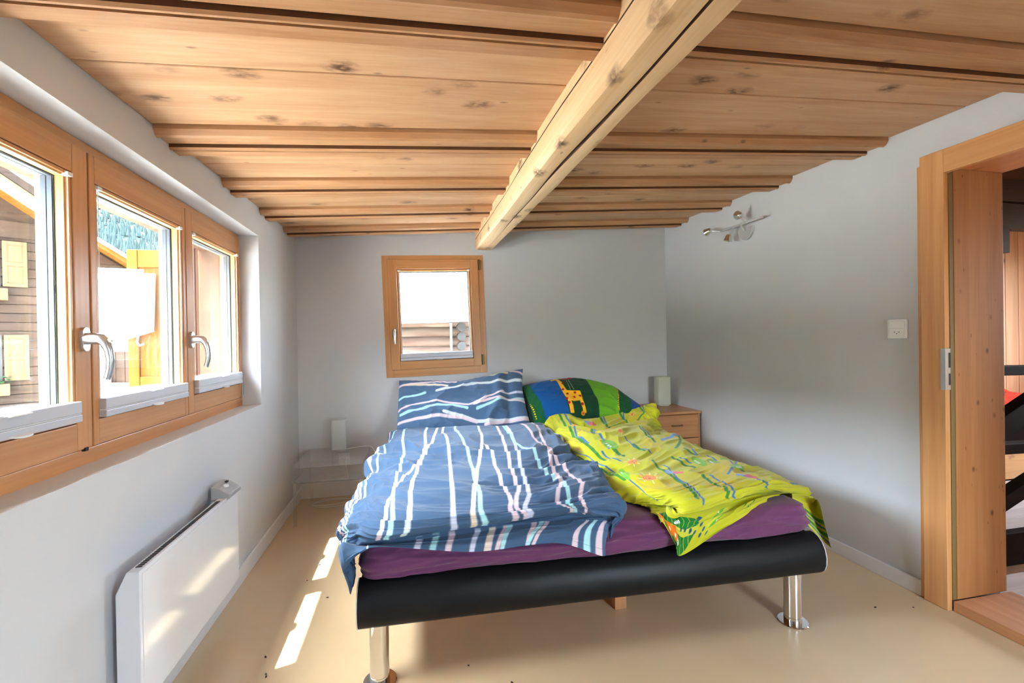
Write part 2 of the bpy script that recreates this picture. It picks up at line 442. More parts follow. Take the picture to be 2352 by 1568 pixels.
wf = MB().box(0, 2.12, Y0-0.28, Y0, -0.12, HT).box(3.12, W, Y0-0.28, Y0, -0.12, HT).box(2.12, 3.12, Y0-0.28, Y0, -0.12, 0.30).box(2.12, 3.12, Y0-0.28, Y0, 1.95, HT)
struct('wall_front', wf, M['wall'], 'white plastered wall behind the viewer', 'wall')

# ceiling: a slab that carries single boards and moulded battens
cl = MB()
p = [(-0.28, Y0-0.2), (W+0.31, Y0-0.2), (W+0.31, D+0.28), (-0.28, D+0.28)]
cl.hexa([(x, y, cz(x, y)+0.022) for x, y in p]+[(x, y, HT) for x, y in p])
ceiling = struct('ceiling', cl, M['crack'], 'old pine board ceiling with moulded battens', 'ceiling')  # dark slab colour paints the shadow line in the gaps beside the battens
BAT = [(-1.30, -1.30), (-0.72, -0.70), (-0.14, -0.10), (0.44, 0.49), (1.01, 1.09), (1.826, 1.788), (2.412, 2.363), (2.957, 2.905), (3.465, 3.438)]
PROF = [(.006, .02), (.006, -.012), (.010, -.018), (.018, -.030), (.028, -.036), (.036, -.034), (.038, -.027), (.105, -.026), (.107, -.014), (.112, -.014), (.114, -.036), (.120, -.043), (.128, -.043), (.133, -.036), (.135, -.024), (.141, -.024), (.143, -.040), (.192, -.040), (.192, .02)]
BWID = 0.192
def ceil_board(name, l0, l1, r0, r1, m, dz=0.0):
    e = 0.0016
    mb = MB()
    P = [(0.001, l0+e), (W-0.001, r0+e), (W-0.001, r1-e), (0.001, l1-e)]
    mb.hexa([(x, y, cz(x, y)+dz) for x, y in P]+[(x, y, cz(x, y)+0.021) for x, y in P])
    return mb.build(name, m, ceiling, bevel=0.0025, segs=1)
for i, (l, r) in enumerate(BAT):
    l1, r1 = (BAT[i+1] if i+1 < len(BAT) else (D-0.001, D-0.001))
    def fn(a, q, t, l=l, r=r):
        y = (l if t == 0 else r)+a; x = 0.001 if t == 0 else W-0.001
        return (x, y, cz(x, y)+q)
    bt = MB().prism(PROF, fn, 0, 1)
    for q in (8, 9, 13, 14): bt.m[q] = 1  # groove faces take the painted shade colour
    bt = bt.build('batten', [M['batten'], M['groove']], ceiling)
    a0, b0 = l+BWID-0.004, r+BWID-0.004
    if l1-a0 > 0.3:
        k = (0.5, 0.44, 0.56, 0.47, 0.38, 0.52)[i % 6]
        ml, mr = a0+(l1-a0)*k, b0+(r1-b0)*k
        ceil_board('board', a0, ml, b0, mr, M['ceil'], 0.001)
        e2 = -0.0025 if i+1 < len(BAT) else 0.004
        ceil_board('board', ml, l1+e2, mr, r1+e2, M['ceil'], 0.0)
    else:
        ceil_board('board', a0, l1, b0, r1, M['ceil'])

# beam: hewn timber with waney arrises and a long drying crack under it
def beam():
    NS = 150
    mb = MB(); vs = []
    rnd = random.Random(3)
    ph = [rnd.uniform(0, 6.28) for _ in range(12)]
    wob = lambda t, k, a: a*(math.sin(t*1.7+ph[k])+0.6*math.sin(t*4.3+ph[k+1])+0.35*math.sin(t*9.7+ph[k+2]))
    y0, y1 = Y0, D+0.02
    cracks = []
    for i in range(NS+1):
        y = y0+(y1-y0)*i/NS
        xl, xr = 1.398+wob(y, 0, .003)-0.004*(D-y)/3, 1.546+wob(y, 3, .004)
        zb = 1.966-0.0265*(D-y)*1.0+wob(y, 6, .002)
        zt = cz(1.4, y)+0.03
        cw = 0.0075*max(0.02, min(1, (3.25-y)/1.6))*(0.75+0.25*math.sin(y*5))   # crack opens towards the viewer
        cd = 0.030*max(0.02, min(1, (3.35-y)/0.7))
        cx = 1.398+0.148*(0.50+0.03*math.sin(y*2.1)+0.02*math.sin(y*6.3)+0.02*y)
        wane = 0.006+0.012*max(0, math.sin(y*2.6+1.0))+0.008*max(0, math.sin(y*6.1))
        zf = zb+0.55*(zt-zb)+0.012*math.sin(y*1.3)
        fw = 0.003
        sec = [(xl, zt), (xl+wob(y, 1, .001), zf+fw), (xl+0.010, zf), (xl, zf-fw), (xl-0.001, zb+0.035), (xl+0.003, zb+0.016), (xl+0.014, zb+0.003),
               (xl+0.03, zb), (cx-cw-0.012, zb-0.001), (cx-cw, zb+0.001), (cx+0.002, zb+cd), (cx+cw, zb), (cx+cw+0.012, zb-0.001),
               (xr-wane-0.012, zb+0.001), (xr-wane*0.5-0.002, zb+0.004), (xr-0.002, zb+wane*0.9+0.008), (xr, zb+0.05), (xr+0.002, zt)]
        vs += [(a, y, b) for a, b in sec]
    n = 18
    fs, ms = [], []
    for i in range(NS):
        for j in range(n-1):
            fs.append((i*n+j, i*n+j+1, (i+1)*n+j+1, (i+1)*n+j))
            ms.append(1 if j in (9, 10) or j in (1, 2) else 0)
    mb.v, mb.f, mb.m = vs, fs, ms
    mb.f += [tuple(range(n)), tuple(range(NS*n+n-1, NS*n-1, -1))]; mb.m += [0, 0]
    o = mb.build('ceiling_beam', [M['beam'], M['crack']], smooth=True, angle=28)
    tag(o, 'pale hewn timber beam with a long crack, running below the ceiling', 'beam')
beam()

# skirting boards
def skirt(name, mb, lab): struct(name, mb, M['wallpaint'], lab, 'baseboard', bevel=0.002)
skirt('baseboard_left', MB().box(0, 0.012, Y0, D-0.013, 0, 0.085), 'white baseboard along the wall below the casements')
skirt('baseboard_back', MB().box(0, W, D-0.012, D, 0, 0.115), 'white baseboard along the wall behind the bed')
skirt('baseboard_right', MB().box(W-0.012, W, DY1+0.117, D-0.013, 0, 0.070), 'white baseboard from the corner to the door casing')

# ------------------------------------------------------------------ door casing, lining, threshold (an open doorway)
WX = W
def trim(n, mb, m, lab, bevel=0.002): return struct('trim_%d' % n, mb, m, lab, 'door trim', bevel=bevel)
c = trim(1, MB().box(W-0.026, W, DY1-0.001, DY1+0.094, 0.001, DZ+0.072), M['doorv'], 'upright larch casing board beside the doorway')
pl = MB().box(W-0.0285, W-0.0258, DY1-0.002, DY1+0.016, 0.963, 1.144).box(W-0.0285, W+0.004, DY1-0.0035, DY1-0.001, 0.963, 1.144).build('strike_plate', M['steel'], c, bevel=0.001)
MB().box(W-0.010, W-0.0005, DY1-0.0042, DY1-0.0033, 1.06, 1.125).box(W-0.010, W-0.0005, DY1-0.0042, DY1-0.0033, 0.985, 1.035).build('latch_hole', M['dark'], pl)
trim(2, MB().box(W-0.026, W, 0.2, DY1-0.0015, DZ-0.03, DZ+0.072), M['doorh1'], 'larch casing board across the head of the doorway')
trim(3, MB().box(W-0.012, W, DY1+0.0945, DY1+0.116, 0.001, DZ+0.035), M['doorv'], 'narrow larch strip behind the casing board')
g = trim(4, MB().box(W+0.0, W+0.022, DY1-0.004, DY1+0.012, 0.046, DZ-0.005), M['seal'], 'olive seal strip along the casing edge', 0.001)
ln = MB().box(W+0.024, W+0.31, DY1-0.005, DY1+0.015, 0.046, DZ+0.01)
trim(5, ln, M['lining'], 'knotty larch lining board on the side of the doorway')
trim(6, MB().box(W+0.001, W+0.31, DY0, DY1-0.006, DZ-0.012, DZ+0.015), M['liningx'], 'larch lining board over the doorway')
trim(7, MB().box(W-0.004, W+0.33, DY0+0.001, DY1-0.008, 0.001, 0.045), M['thresh'], 'beech threshold board in the doorway')
trim(8, MB().box(W+0.001, W+0.31, DY0-0.015, DY0, 0.046, DZ), M['lining'], 'larch lining board on the near side of the doorway')

# ------------------------------------------------------------------ windows
def build_sash(root, name, X0, X1, Z0, Z1, ox0, ox1, oz0, oz1, hx=None, key=True, hz=1.235, proud=0.0, small=False):
    """Local frame: X to the right and Y outwards as seen from the room."""
    mb = MB(); y0, y1 = -proud, 0.068
    mb.box(X0, ox0, y0, y1, Z0, Z1, 1).box(ox1, X1, y0, y1, Z0, Z1, 1)
    mb.box(ox0, ox1, y0, y1, Z0, oz0, 0).box(ox0, ox1, y0, y1, oz1, Z1, 0)
    s = mb.build(name, [M['winh'], M['winv']], root, bevel=0.0025)
    def ring(nm, m, a0, a1, ya, yb):     # rectangular ring between insets a0 and a1
        r = MB()
        r.box(ox0+a0, ox0+a1, ya, yb, oz0+a0, oz1-a0, 0).box(ox1-a1, ox1-a0, ya, yb, oz0+a0, oz1-a0, 0)
        r.box(ox0+a1, ox1-a1, ya, yb, oz0+a0, oz0+a1, 0).box(ox0+a1, ox1-a1, ya, yb, oz1-a1, oz1-a0, 0)
        return r.build(nm, m, s)
    ring('sash_groove', M['seamd'], 0.0, 0.003, 0.004, 0.03)
    ring('glazing_bead', M['winv'], 0.003, 0.012, 0.0025, 0.03)
    ring('inner_bead', M['bead'], 0.010, 0.017, 0.012, 0.034)
    ring('gasket', M['gasket'], 0.010, 0.020, 0.0345, 0.037)
    ring('spacer', M['spacer'], 0.010, 0.022, 0.0375, 0.0495)
    ring('spacer', M['spacer'], 0.010, 0.022, 0.0525, 0.0642)
    ring('outer_bead', M['bead'], 0.006, 0.020, 0.0662, 0.080)
    for yy in (0.036, 0.051, 0.065):
        MB().box(ox0+0.008, ox1-0.008, yy-0.0008, yy+0.0008, oz0+0.008, oz1-0.008).build('pane', M['glass'], s)
    if hx is not None:
        h = MB()
        w2, hh = 0.016, 0.036
        poly = [(w2*math.cos(a), (hh-w2 if math.sin(a) > 0 else -(hh-w2))+w2*math.sin(a)) for a in [2*PI*k/28 for k in range(28)]]
        h.prism(poly, lambda p, q, t: (hx+p, t, hz+q), y0-0.011, y0, 0)
        yb = y0-0.008
        if not small:
            h.tube([(hx, yb, hz+.002), (hx, yb-0.022, hz+.002), (hx, yb-0.040, hz), (hx, yb-0.052, hz-0.012), (hx, yb-0.060, hz-0.036), (hx, yb-0.063, hz-0.065), (hx, yb-0.060, hz-0.095), (hx, yb-0.052, hz-0.122)],
                   [0.0175, 0.0172, 0.0165, 0.0145, 0.0118, 0.0105, 0.0098, 0.0090], 18, 0)
        else:
            h.tube([(hx, yb, hz+.028), (hx, yb-0.02, hz+.028), (hx, yb-0.034, hz+0.022), (hx, yb-0.040, hz), (hx, yb-0.041, hz-0.04), (hx, yb-0.038, hz-0.085)],
                   [0.010, 0.010, 0.0095, 0.0085, 0.0075, 0.007], 16, 0)
        h.build('handle', M['alu'] if not small else M['chrome'], s, smooth=True, angle=50)
        if key:
            k = MB()
            k.tube([(hx, yb-0.055, hz-0.006), (hx, yb-0.068, hz-0.006)], 0.0075, 16)
            k.box(hx-0.0012, hx+0.0012, yb-0.082, yb-0.066, hz-0.009, hz-0.003)
            k.prism([(0.0115*math.cos(a)*1.1, 0.0115*math.sin(a)) for a in [2*PI*j/8+PI/8 for j in range(8)]], lambda p, q, t: (hx+t, yb-0.092+p, hz-0.006+q), -0.0014, 0.0014)
            k.build('key', M['keym'], s)
    return s

w1 = thing('window_1', 'row of three larch casements in the left wall', 'window', (-0.095, 1.0, 0), (0, 0, PI/2), kind='structure')
fr = MB()
fr.box(0.001, 1.944, 0.012, 0.078, 1.80, 1.8455, 0).box(0.001, 1.944, 0.006, 0.078, 0.8505, 0.902, 0)
fr.box(0.001, 0.04, 0.012, 0.078, 0.902, 1.80, 1).box(1.915, 1.944, 0.012, 0.078, 0.902, 1.80, 1)
fr.box(0.64, 0.68, 0.034, 0.078, 0.902, 1.80, 1).box(1.26, 1.30, 0.034, 0.078, 0.902, 1.80, 1)
fr.box(0.001, 1.944, 0.0812, 0.095, 0.88, 0.950, 0).box(0.001, 1.944, 0.0812, 0.095, 1.757, 1.8455, 0)
fr.box(0.60, 0.684, 0.0812, 0.095, 0.95, 1.757, 1).box(1.256, 1.328, 0.0812, 0.095, 0.95, 1.757, 1)
fr.box(0.001, 0.09, 0.0812, 0.095, 0.95, 1.757, 1).box(1.90, 1.944, 0.0812, 0.095, 0.95, 1.757, 1)
fr.build('frame', [M['winh'], M['winv']], w1, bevel=0.002)
build_sash(w1, 'sash', 0.03, 0.657, 0.904, 1.812, 0.10, 0.592, 0.984, 1.728, hx=0.622)
build_sash(w1, 'sash', 0.665, 1.274, 0.905, 1.814, 0.690, 1.248, 0.984, 1.728)
build_sash(w1, 'sash', 1.280, 1.924, 0.905, 1.816, 1.335, 1.896, 0.984, 1.730, hx=1.306)
MB().box(0.618, 0.632, -0.004, 0.012, 0.8975, 0.908).build('frame_catch', M['dark'], w1)
MB().box(1.928, 1.938, -0.002, 0.012, 0.915, 0.985).build('hinge', M['steel'], w1, bevel=0.002)

ang = math.radians(1.45)
w2 = thing('window_2', 'small square larch casement above the blue pillow', 'window', (1.064, D, 1.42), (0, -ang, 0), kind='structure')
f2 = MB()
hw, hh = 0.411, 0.493
f2.box(-hw, -hw+0.06, -0.006, 0.07, -hh, hh, 1).box(hw-0.06, hw, -0.006, 0.07, -hh, hh, 1)
f2.box(-hw+0.06, hw-0.06, -0.006, 0.07, -hh, -hh+0.085, 0).box(-hw+0.06, hw-0.06, -0.006, 0.07, hh-0.06, hh, 0)
f2.build('frame', [M['winh'], M['winv']], w2, bevel=0.002)
s2 = build_sash(w2, 'sash', -hw+0.043, hw-0.046, -hh+0.062, hh-0.034, -hw+0.112, hw-0.110, -hh+0.128, hh-0.110, hx=-hw+0.077, key=False, hz=-0.135, proud=0.018, small=True)
for z in (hh-0.082, -hh+0.112):
    MB().tube([(hw-0.034, -0.022, z-0.043), (hw-0.034, -0.022, z+0.043)], 0.0075, 12).box(hw-0.043, hw-0.026, -0.015, -0.004, z-0.04, z+0.04).build('hinge', M['brass'], w2, smooth=True)

# pleated blinds, drawn down into a slim stack at the foot of each pane
def blind(label, root_loc, rot, X0, X1, Z0, Z1, zt, yo=0.0, cord=True, drop=False):
    b = thing('pleated_blind', label, 'blind', root_loc, rot, group='pleated blinds on the windows')
    ya, yb = yo-0.016, yo+0.018
    h = Z1-Z0
    MB().box(X0, X1, ya, yb, Z1-0.034, Z1).build('top_rail', M['blindrail'], b, bevel=0.002)
    MB().box(X0, X1, ya-0.001, yb, Z0, Z0+0.021).build('bottom_rail', M['blindrail'], b, bevel=0.002)
    pl = MB(); n = 2
    for k in range(n):
        z = Z0+0.021+(h-0.055)*k/n; dz = (h-0.055)/n
        pl.prism([(ya+0.003, z), (ya+0.0005, z+dz*0.5), (ya+0.003, z+dz), (yb-0.004, z+dz), (yb-0.004, z)], lambda p, q, t: (t, p, q), X0+0.001, X1-0.001)
    pl.build('pleated_fabric', M['blind'], b)
    xm = (X0+X1)/2+0.02
    for z, up in ((Z1-0.007, 1), (Z0+0.005, -1)):
        t = MB()
        poly = [(xm+0.033*math.cos(a), (-0.018 if math.sin(a) > 0 else -0.020)*abs(math.sin(a))**0.8 if math.sin(a) > 0 else 0) for a in [PI*k/12 for k in range(13)]]
        t.prism(poly, lambda p, q, tt: (p, ya+q, z+tt+0.25*abs(q)*up), -0.002, 0.002)
        t.build('tab_handle', M['whiteplastic'], b, bevel=0.001)
    if cord:
        for x in (X0+0.012, X1-0.012):
            MB().tube([(x, yo+0.002, Z1), (x, yo+0.002, zt-0.01)], 0.0009, 6).build('tension_cord', M['cable'], b)
        for x in (X0, X1-0.022):
            MB().box(x, x+0.022, yo-0.006, yo+0.014, zt-0.012, zt).build('cord_bracket', M['whiteplastic'], b, bevel=0.002)
    return b
L1, R1 = (-0.095, 1.0, 0), (0, 0, PI/2)
blind('collapsed grey pleated blind at the foot of the left casement pane nearest the viewer', L1, R1, 0.104, 0.588, 0.992, 1.052, 1.722)
blind('collapsed grey pleated blind at the foot of the middle of the three casement panes', L1, R1, 0.696, 1.242, 0.988, 1.048, 1.722)
blind('collapsed grey pleated blind on the casement nearest the far corner, before the weathered plank', L1, R1, 1.342, 1.890, 0.990, 1.052, 1.724)
blind('collapsed grey pleated blind at the foot of the small window above the blue pillow', (1.064, D, 1.42), (0, -ang, 0), -hw+0.118, hw-0.116, -hh+0.132, -hh+0.190, hh-0.116, yo=-0.004, cord=True)
MB_ = MB

w4 = thing('added_window_4', 'unseen larch casement added behind the viewer to brighten the room', 'window', (3.12, Y0-0.095, 0), (0, 0, PI), kind='structure')  # unseen window, added to raise the indoor light
f4 = MB()
f4.box(0.001, 0.999, 0.012, 0.078, 1.90, 1.949, 0).box(0.001, 0.999, 0.006, 0.078, 0.301, 0.35, 0)
f4.box(0.001, 0.04, 0.012, 0.078, 0.35, 1.90, 1).box(0.96, 0.999, 0.012, 0.078, 0.35, 1.90, 1)
f4.build('frame', [M['winh'], M['winv']], w4, bevel=0.002)
build_sash(w4, 'sash', 0.03, 0.97, 0.354, 1.912, 0.10, 0.90, 0.43, 1.83)

# cloth: measured points (metres) and prints (cloth coordinates)
BLUE_GRID = [[[0.782,3.72,0.36],[0.742,3.71,0.45],[0.851,3.498,0.5],[1.028,3.286,0.52],[1.251,3.243,0.53],[1.478,3.218,0.53],[1.702,3.269,0.526],[1.822,3.297,0.5],[1.792,3.297,0.445]],[[0.782,3.705,0.43],[0.742,3.695,0.52],[0.851,3.483,0.57],[1.028,3.271,0.59],[1.251,3.228,0.6],[1.478,3.203,0.6],[1.702,3.254,0.596],[1.822,3.282,0.57],[1.792,3.282,0.515]],[[0.705,3.136,0.41],[0.665,3.126,0.5],[0.774,2.88,0.567],[0.952,2.635,0.6],[1.19,2.562,0.61],[1.443,2.529,0.61],[1.648,2.586,0.602],[1.759,2.616,0.57],[1.729,2.616,0.515]],[[0.68,2.584,0.41],[0.64,2.574,0.5],[0.739,2.396,0.567],[0.901,2.219,0.6],[1.136,2.127,0.615],[1.375,2.061,0.615],[1.602,2.144,0.605],[1.725,2.189,0.57],[1.695,2.189,0.515]],[[0.652,2.215,0.41],[0.612,2.205,0.5],[0.703,2.064,0.567],[0.851,1.922,0.6],[1.098,1.829,0.615],[1.34,1.785,0.615],[1.559,1.856,0.605],[1.677,1.894,0.57],[1.647,1.894,0.515]],[[0.654,1.904,0.425],[0.614,1.894,0.515],[0.688,1.78,0.574],[0.809,1.667,0.6],[1.079,1.632,0.61],[1.331,1.632,0.61],[1.538,1.667,0.604],[1.65,1.686,0.575],[1.62,1.686,0.52]],[[0.66,1.745,0.445],[0.62,1.735,0.535],[0.683,1.66,0.577],[0.785,1.584,0.59],[1.08,1.574,0.6],[1.372,1.607,0.6],[1.538,1.596,0.596],[1.628,1.59,0.57],[1.598,1.59,0.515]],[[0.66,1.732,0.41],[0.62,1.722,0.5],[0.674,1.66,0.545],[0.761,1.597,0.56],[1.093,1.612,0.56],[1.418,1.634,0.57],[1.549,1.6,0.57],[1.619,1.582,0.55],[1.589,1.582,0.495]],[[0.66,1.742,0.375],[0.62,1.732,0.465],[0.674,1.69,0.51],[0.761,1.647,0.525],[1.093,1.672,0.525],[1.418,1.694,0.535],[1.549,1.65,0.535],[1.619,1.632,0.515],[1.589,1.602,0.46]],[[0.657,1.64,0.355],[0.627,1.64,0.515],[0.682,1.64,0.515],[0.766,1.627,0.515],[1.082,1.64,0.515],[1.366,1.64,0.515],[1.492,1.63,0.515],[1.592,1.612,0.515],[1.578,1.612,0.515]],[[0.654,1.605,0.399],[0.634,1.605,0.485],[0.691,1.605,0.516],[0.771,1.605,0.521],[1.071,1.605,0.498],[1.314,1.605,0.498],[1.436,1.605,0.494],[1.565,1.594,0.466],[1.567,1.605,0.477]],[[0.653,1.64,0.435],[0.638,1.615,0.447],[0.695,1.6,0.509],[0.773,1.6,0.519],[1.066,1.595,0.473],[1.288,1.595,0.473],[1.408,1.59,0.464],[1.551,1.575,0.41],[1.562,1.6,0.431]]]
BLUE_PRINT = [('m',[(0.235,0.0),(0.235,0.06),(0.235,0.119),(0.305,0.223),(0.315,0.304),(0.34,0.388),(0.385,0.581),(0.385,0.718)]),('p',[(0.38,0.0),(0.38,0.06),(0.38,0.119),(0.385,0.158),(0.37,0.238),(0.35,0.3),(0.33,0.392),(0.37,0.615),(0.37,0.718)]),('w',[(0.335,0.0),(0.335,0.06),(0.335,0.115),(0.37,0.188),(0.37,0.273),(0.385,0.381),(0.41,0.569),(0.41,0.718)]),('l',[(0.405,0.0),(0.405,0.06),(0.405,0.123),(0.43,0.162),(0.45,0.269),(0.465,0.381),(0.47,0.619),(0.47,0.718)]),('m',[(0.45,0.0),(0.45,0.06),(0.45,0.119),(0.475,0.162),(0.5,0.265),(0.515,0.4),(0.51,0.635),(0.51,0.718)]),('c',[(0.535,0.0),(0.535,0.06),(0.535,0.15),(0.515,0.265),(0.505,0.385),(0.495,0.635),(0.495,0.718)]),('p',[(0.535,0.169),(0.55,0.212),(0.555,0.265),(0.565,0.35),(0.57,0.431),(0.55,0.635),(0.55,0.718)]),('p',[(0.605,0.0),(0.605,0.06),(0.605,0.112),(0.59,0.185),(0.59,0.265),(0.595,0.365),(0.565,0.635),(0.565,0.718)]),('l',[(0.645,0.0),(0.645,0.06),(0.645,0.104),(0.62,0.188),(0.615,0.265),(0.615,0.327),(0.61,0.412),(0.57,0.635),(0.57,0.718)]),('m',[(0.635,0.0),(0.635,0.06),(0.625,0.169),(0.66,0.212),(0.675,0.308),(0.7,0.365),(0.695,0.438),(0.655,0.612),(0.655,0.718)]),('p',[(0.77,0.0),(0.77,0.06),(0.77,0.119),(0.72,0.2),(0.695,0.296),(0.695,0.369),(0.645,0.577),(0.645,0.718)]),('p',[(0.71,0.0),(0.71,0.06),(0.71,0.115),(0.7,0.162),(0.72,0.246),(0.735,0.342),(0.745,0.404),(0.69,0.635),(0.69,0.718)]),('l',[(0.865,0.0),(0.865,0.06),(0.865,0.108),(0.87,0.154),(0.855,0.2)]),('l',[(0.335,0.755),(0.32,0.873),(0.305,1.0)]),('l',[(0.43,0.755),(0.428,0.873),(0.425,1.0)]),('m',[(0.45,0.755),(0.448,0.873),(0.445,1.0)]),('p',[(0.47,0.755),(0.468,0.873),(0.465,1.0)]),('l',[(0.505,0.755),(0.502,0.873),(0.5,1.0)]),('p',[(0.525,0.755),(0.528,0.873),(0.53,1.0)]),('c',[(0.525,0.755),(0.525,0.873),(0.525,1.0)]),('p',[(0.545,0.755),(0.545,0.873),(0.545,1.0)]),('m',[(0.55,0.755),(0.552,0.873),(0.555,1.0)]),('p',[(0.585,0.755),(0.597,0.873),(0.61,1.0)]),('m',[(0.6,0.755),(0.605,0.873),(0.61,1.0)]),('p',[(0.61,0.755),(0.617,0.873),(0.625,1.0)]),('p',[(0.745,0.755),(0.762,0.873),(0.78,1.0)]),('m',[(0.78,0.755),(0.798,0.873),(0.815,1.0)]),('p',[(0.83,0.755),(0.842,0.873),(0.855,1.0)]),('p',[(0.15,0),(0.152,0.3),(0.146,0.72)]),('m',[(0.19,0),(0.194,0.4),(0.186,0.72)]),('w',[(0.168,0.3),(0.172,0.72)])]
YELLOW_GRID = [[[1.896,3.491,0.435],[1.896,3.491,0.48],[2.021,3.487,0.52],[2.164,3.324,0.5],[2.491,3.382,0.53],[2.638,3.305,0.58],[2.672,3.2,0.61],[2.642,3.22,0.52]],[[1.896,3.476,0.515],[1.896,3.476,0.56],[2.021,3.472,0.6],[2.164,3.309,0.58],[2.491,3.367,0.61],[2.638,3.29,0.66],[2.672,3.185,0.69],[2.642,3.205,0.6]],[[1.849,3.053,0.515],[1.849,3.053,0.56],[1.965,3.019,0.58],[2.089,2.907,0.55],[2.411,3.132,0.565],[2.535,3.101,0.585],[2.634,3.099,0.58],[2.604,3.119,0.49]],[[1.813,2.85,0.505],[1.813,2.85,0.55],[1.847,2.545,0.6],[2.037,2.56,0.615],[2.278,2.716,0.61],[2.438,2.821,0.6],[2.623,3.03,0.54],[2.593,3.05,0.45]],[[1.77,2.486,0.49],[1.77,2.486,0.535],[1.807,2.274,0.585],[1.962,2.253,0.61],[2.218,2.41,0.61],[2.435,2.585,0.59],[2.599,2.735,0.53],[2.569,2.755,0.44]],[[1.724,2.075,0.48],[1.724,2.075,0.525],[1.801,2.013,0.575],[1.911,1.966,0.6],[2.179,2.108,0.6],[2.401,2.189,0.58],[2.57,2.287,0.52],[2.54,2.307,0.43]],[[1.725,1.851,0.465],[1.725,1.851,0.51],[1.813,1.809,0.56],[1.876,1.694,0.6],[2.149,1.829,0.6],[2.406,1.928,0.58],[2.603,2.026,0.52],[2.573,2.046,0.43]],[[1.794,1.762,0.465],[1.794,1.762,0.51],[1.847,1.69,0.545],[1.867,1.549,0.6],[2.127,1.627,0.6],[2.377,1.718,0.585],[2.677,1.876,0.5],[2.647,1.896,0.41]],[[1.813,1.712,0.46],[1.813,1.712,0.505],[1.879,1.658,0.53],[1.853,1.5,0.57],[2.143,1.598,0.57],[2.388,1.69,0.555],[2.716,1.817,0.46],[2.686,1.837,0.37]],[[1.813,1.712,0.46],[1.813,1.712,0.501],[1.879,1.678,0.524],[1.853,1.57,0.54],[2.143,1.678,0.535],[2.388,1.75,0.525],[2.716,1.837,0.44],[2.686,1.837,0.35]],[[1.807,1.689,0.505],[1.805,1.668,0.51],[1.834,1.595,0.512],[1.906,1.554,0.515],[2.203,1.665,0.515],[2.432,1.715,0.515],[2.676,1.786,0.45],[2.63,1.709,0.477]],[[1.804,1.634,0.521],[1.805,1.622,0.524],[1.841,1.578,0.485],[1.89,1.554,0.466],[2.148,1.615,0.511],[2.438,1.704,0.515],[2.638,1.724,0.386],[2.615,1.66,0.39]],[[1.8,1.6,0.497],[1.806,1.595,0.498],[1.848,1.58,0.417],[1.875,1.575,0.376],[2.092,1.585,0.467],[2.445,1.713,0.475],[2.6,1.661,0.323],[2.6,1.612,0.304]]]
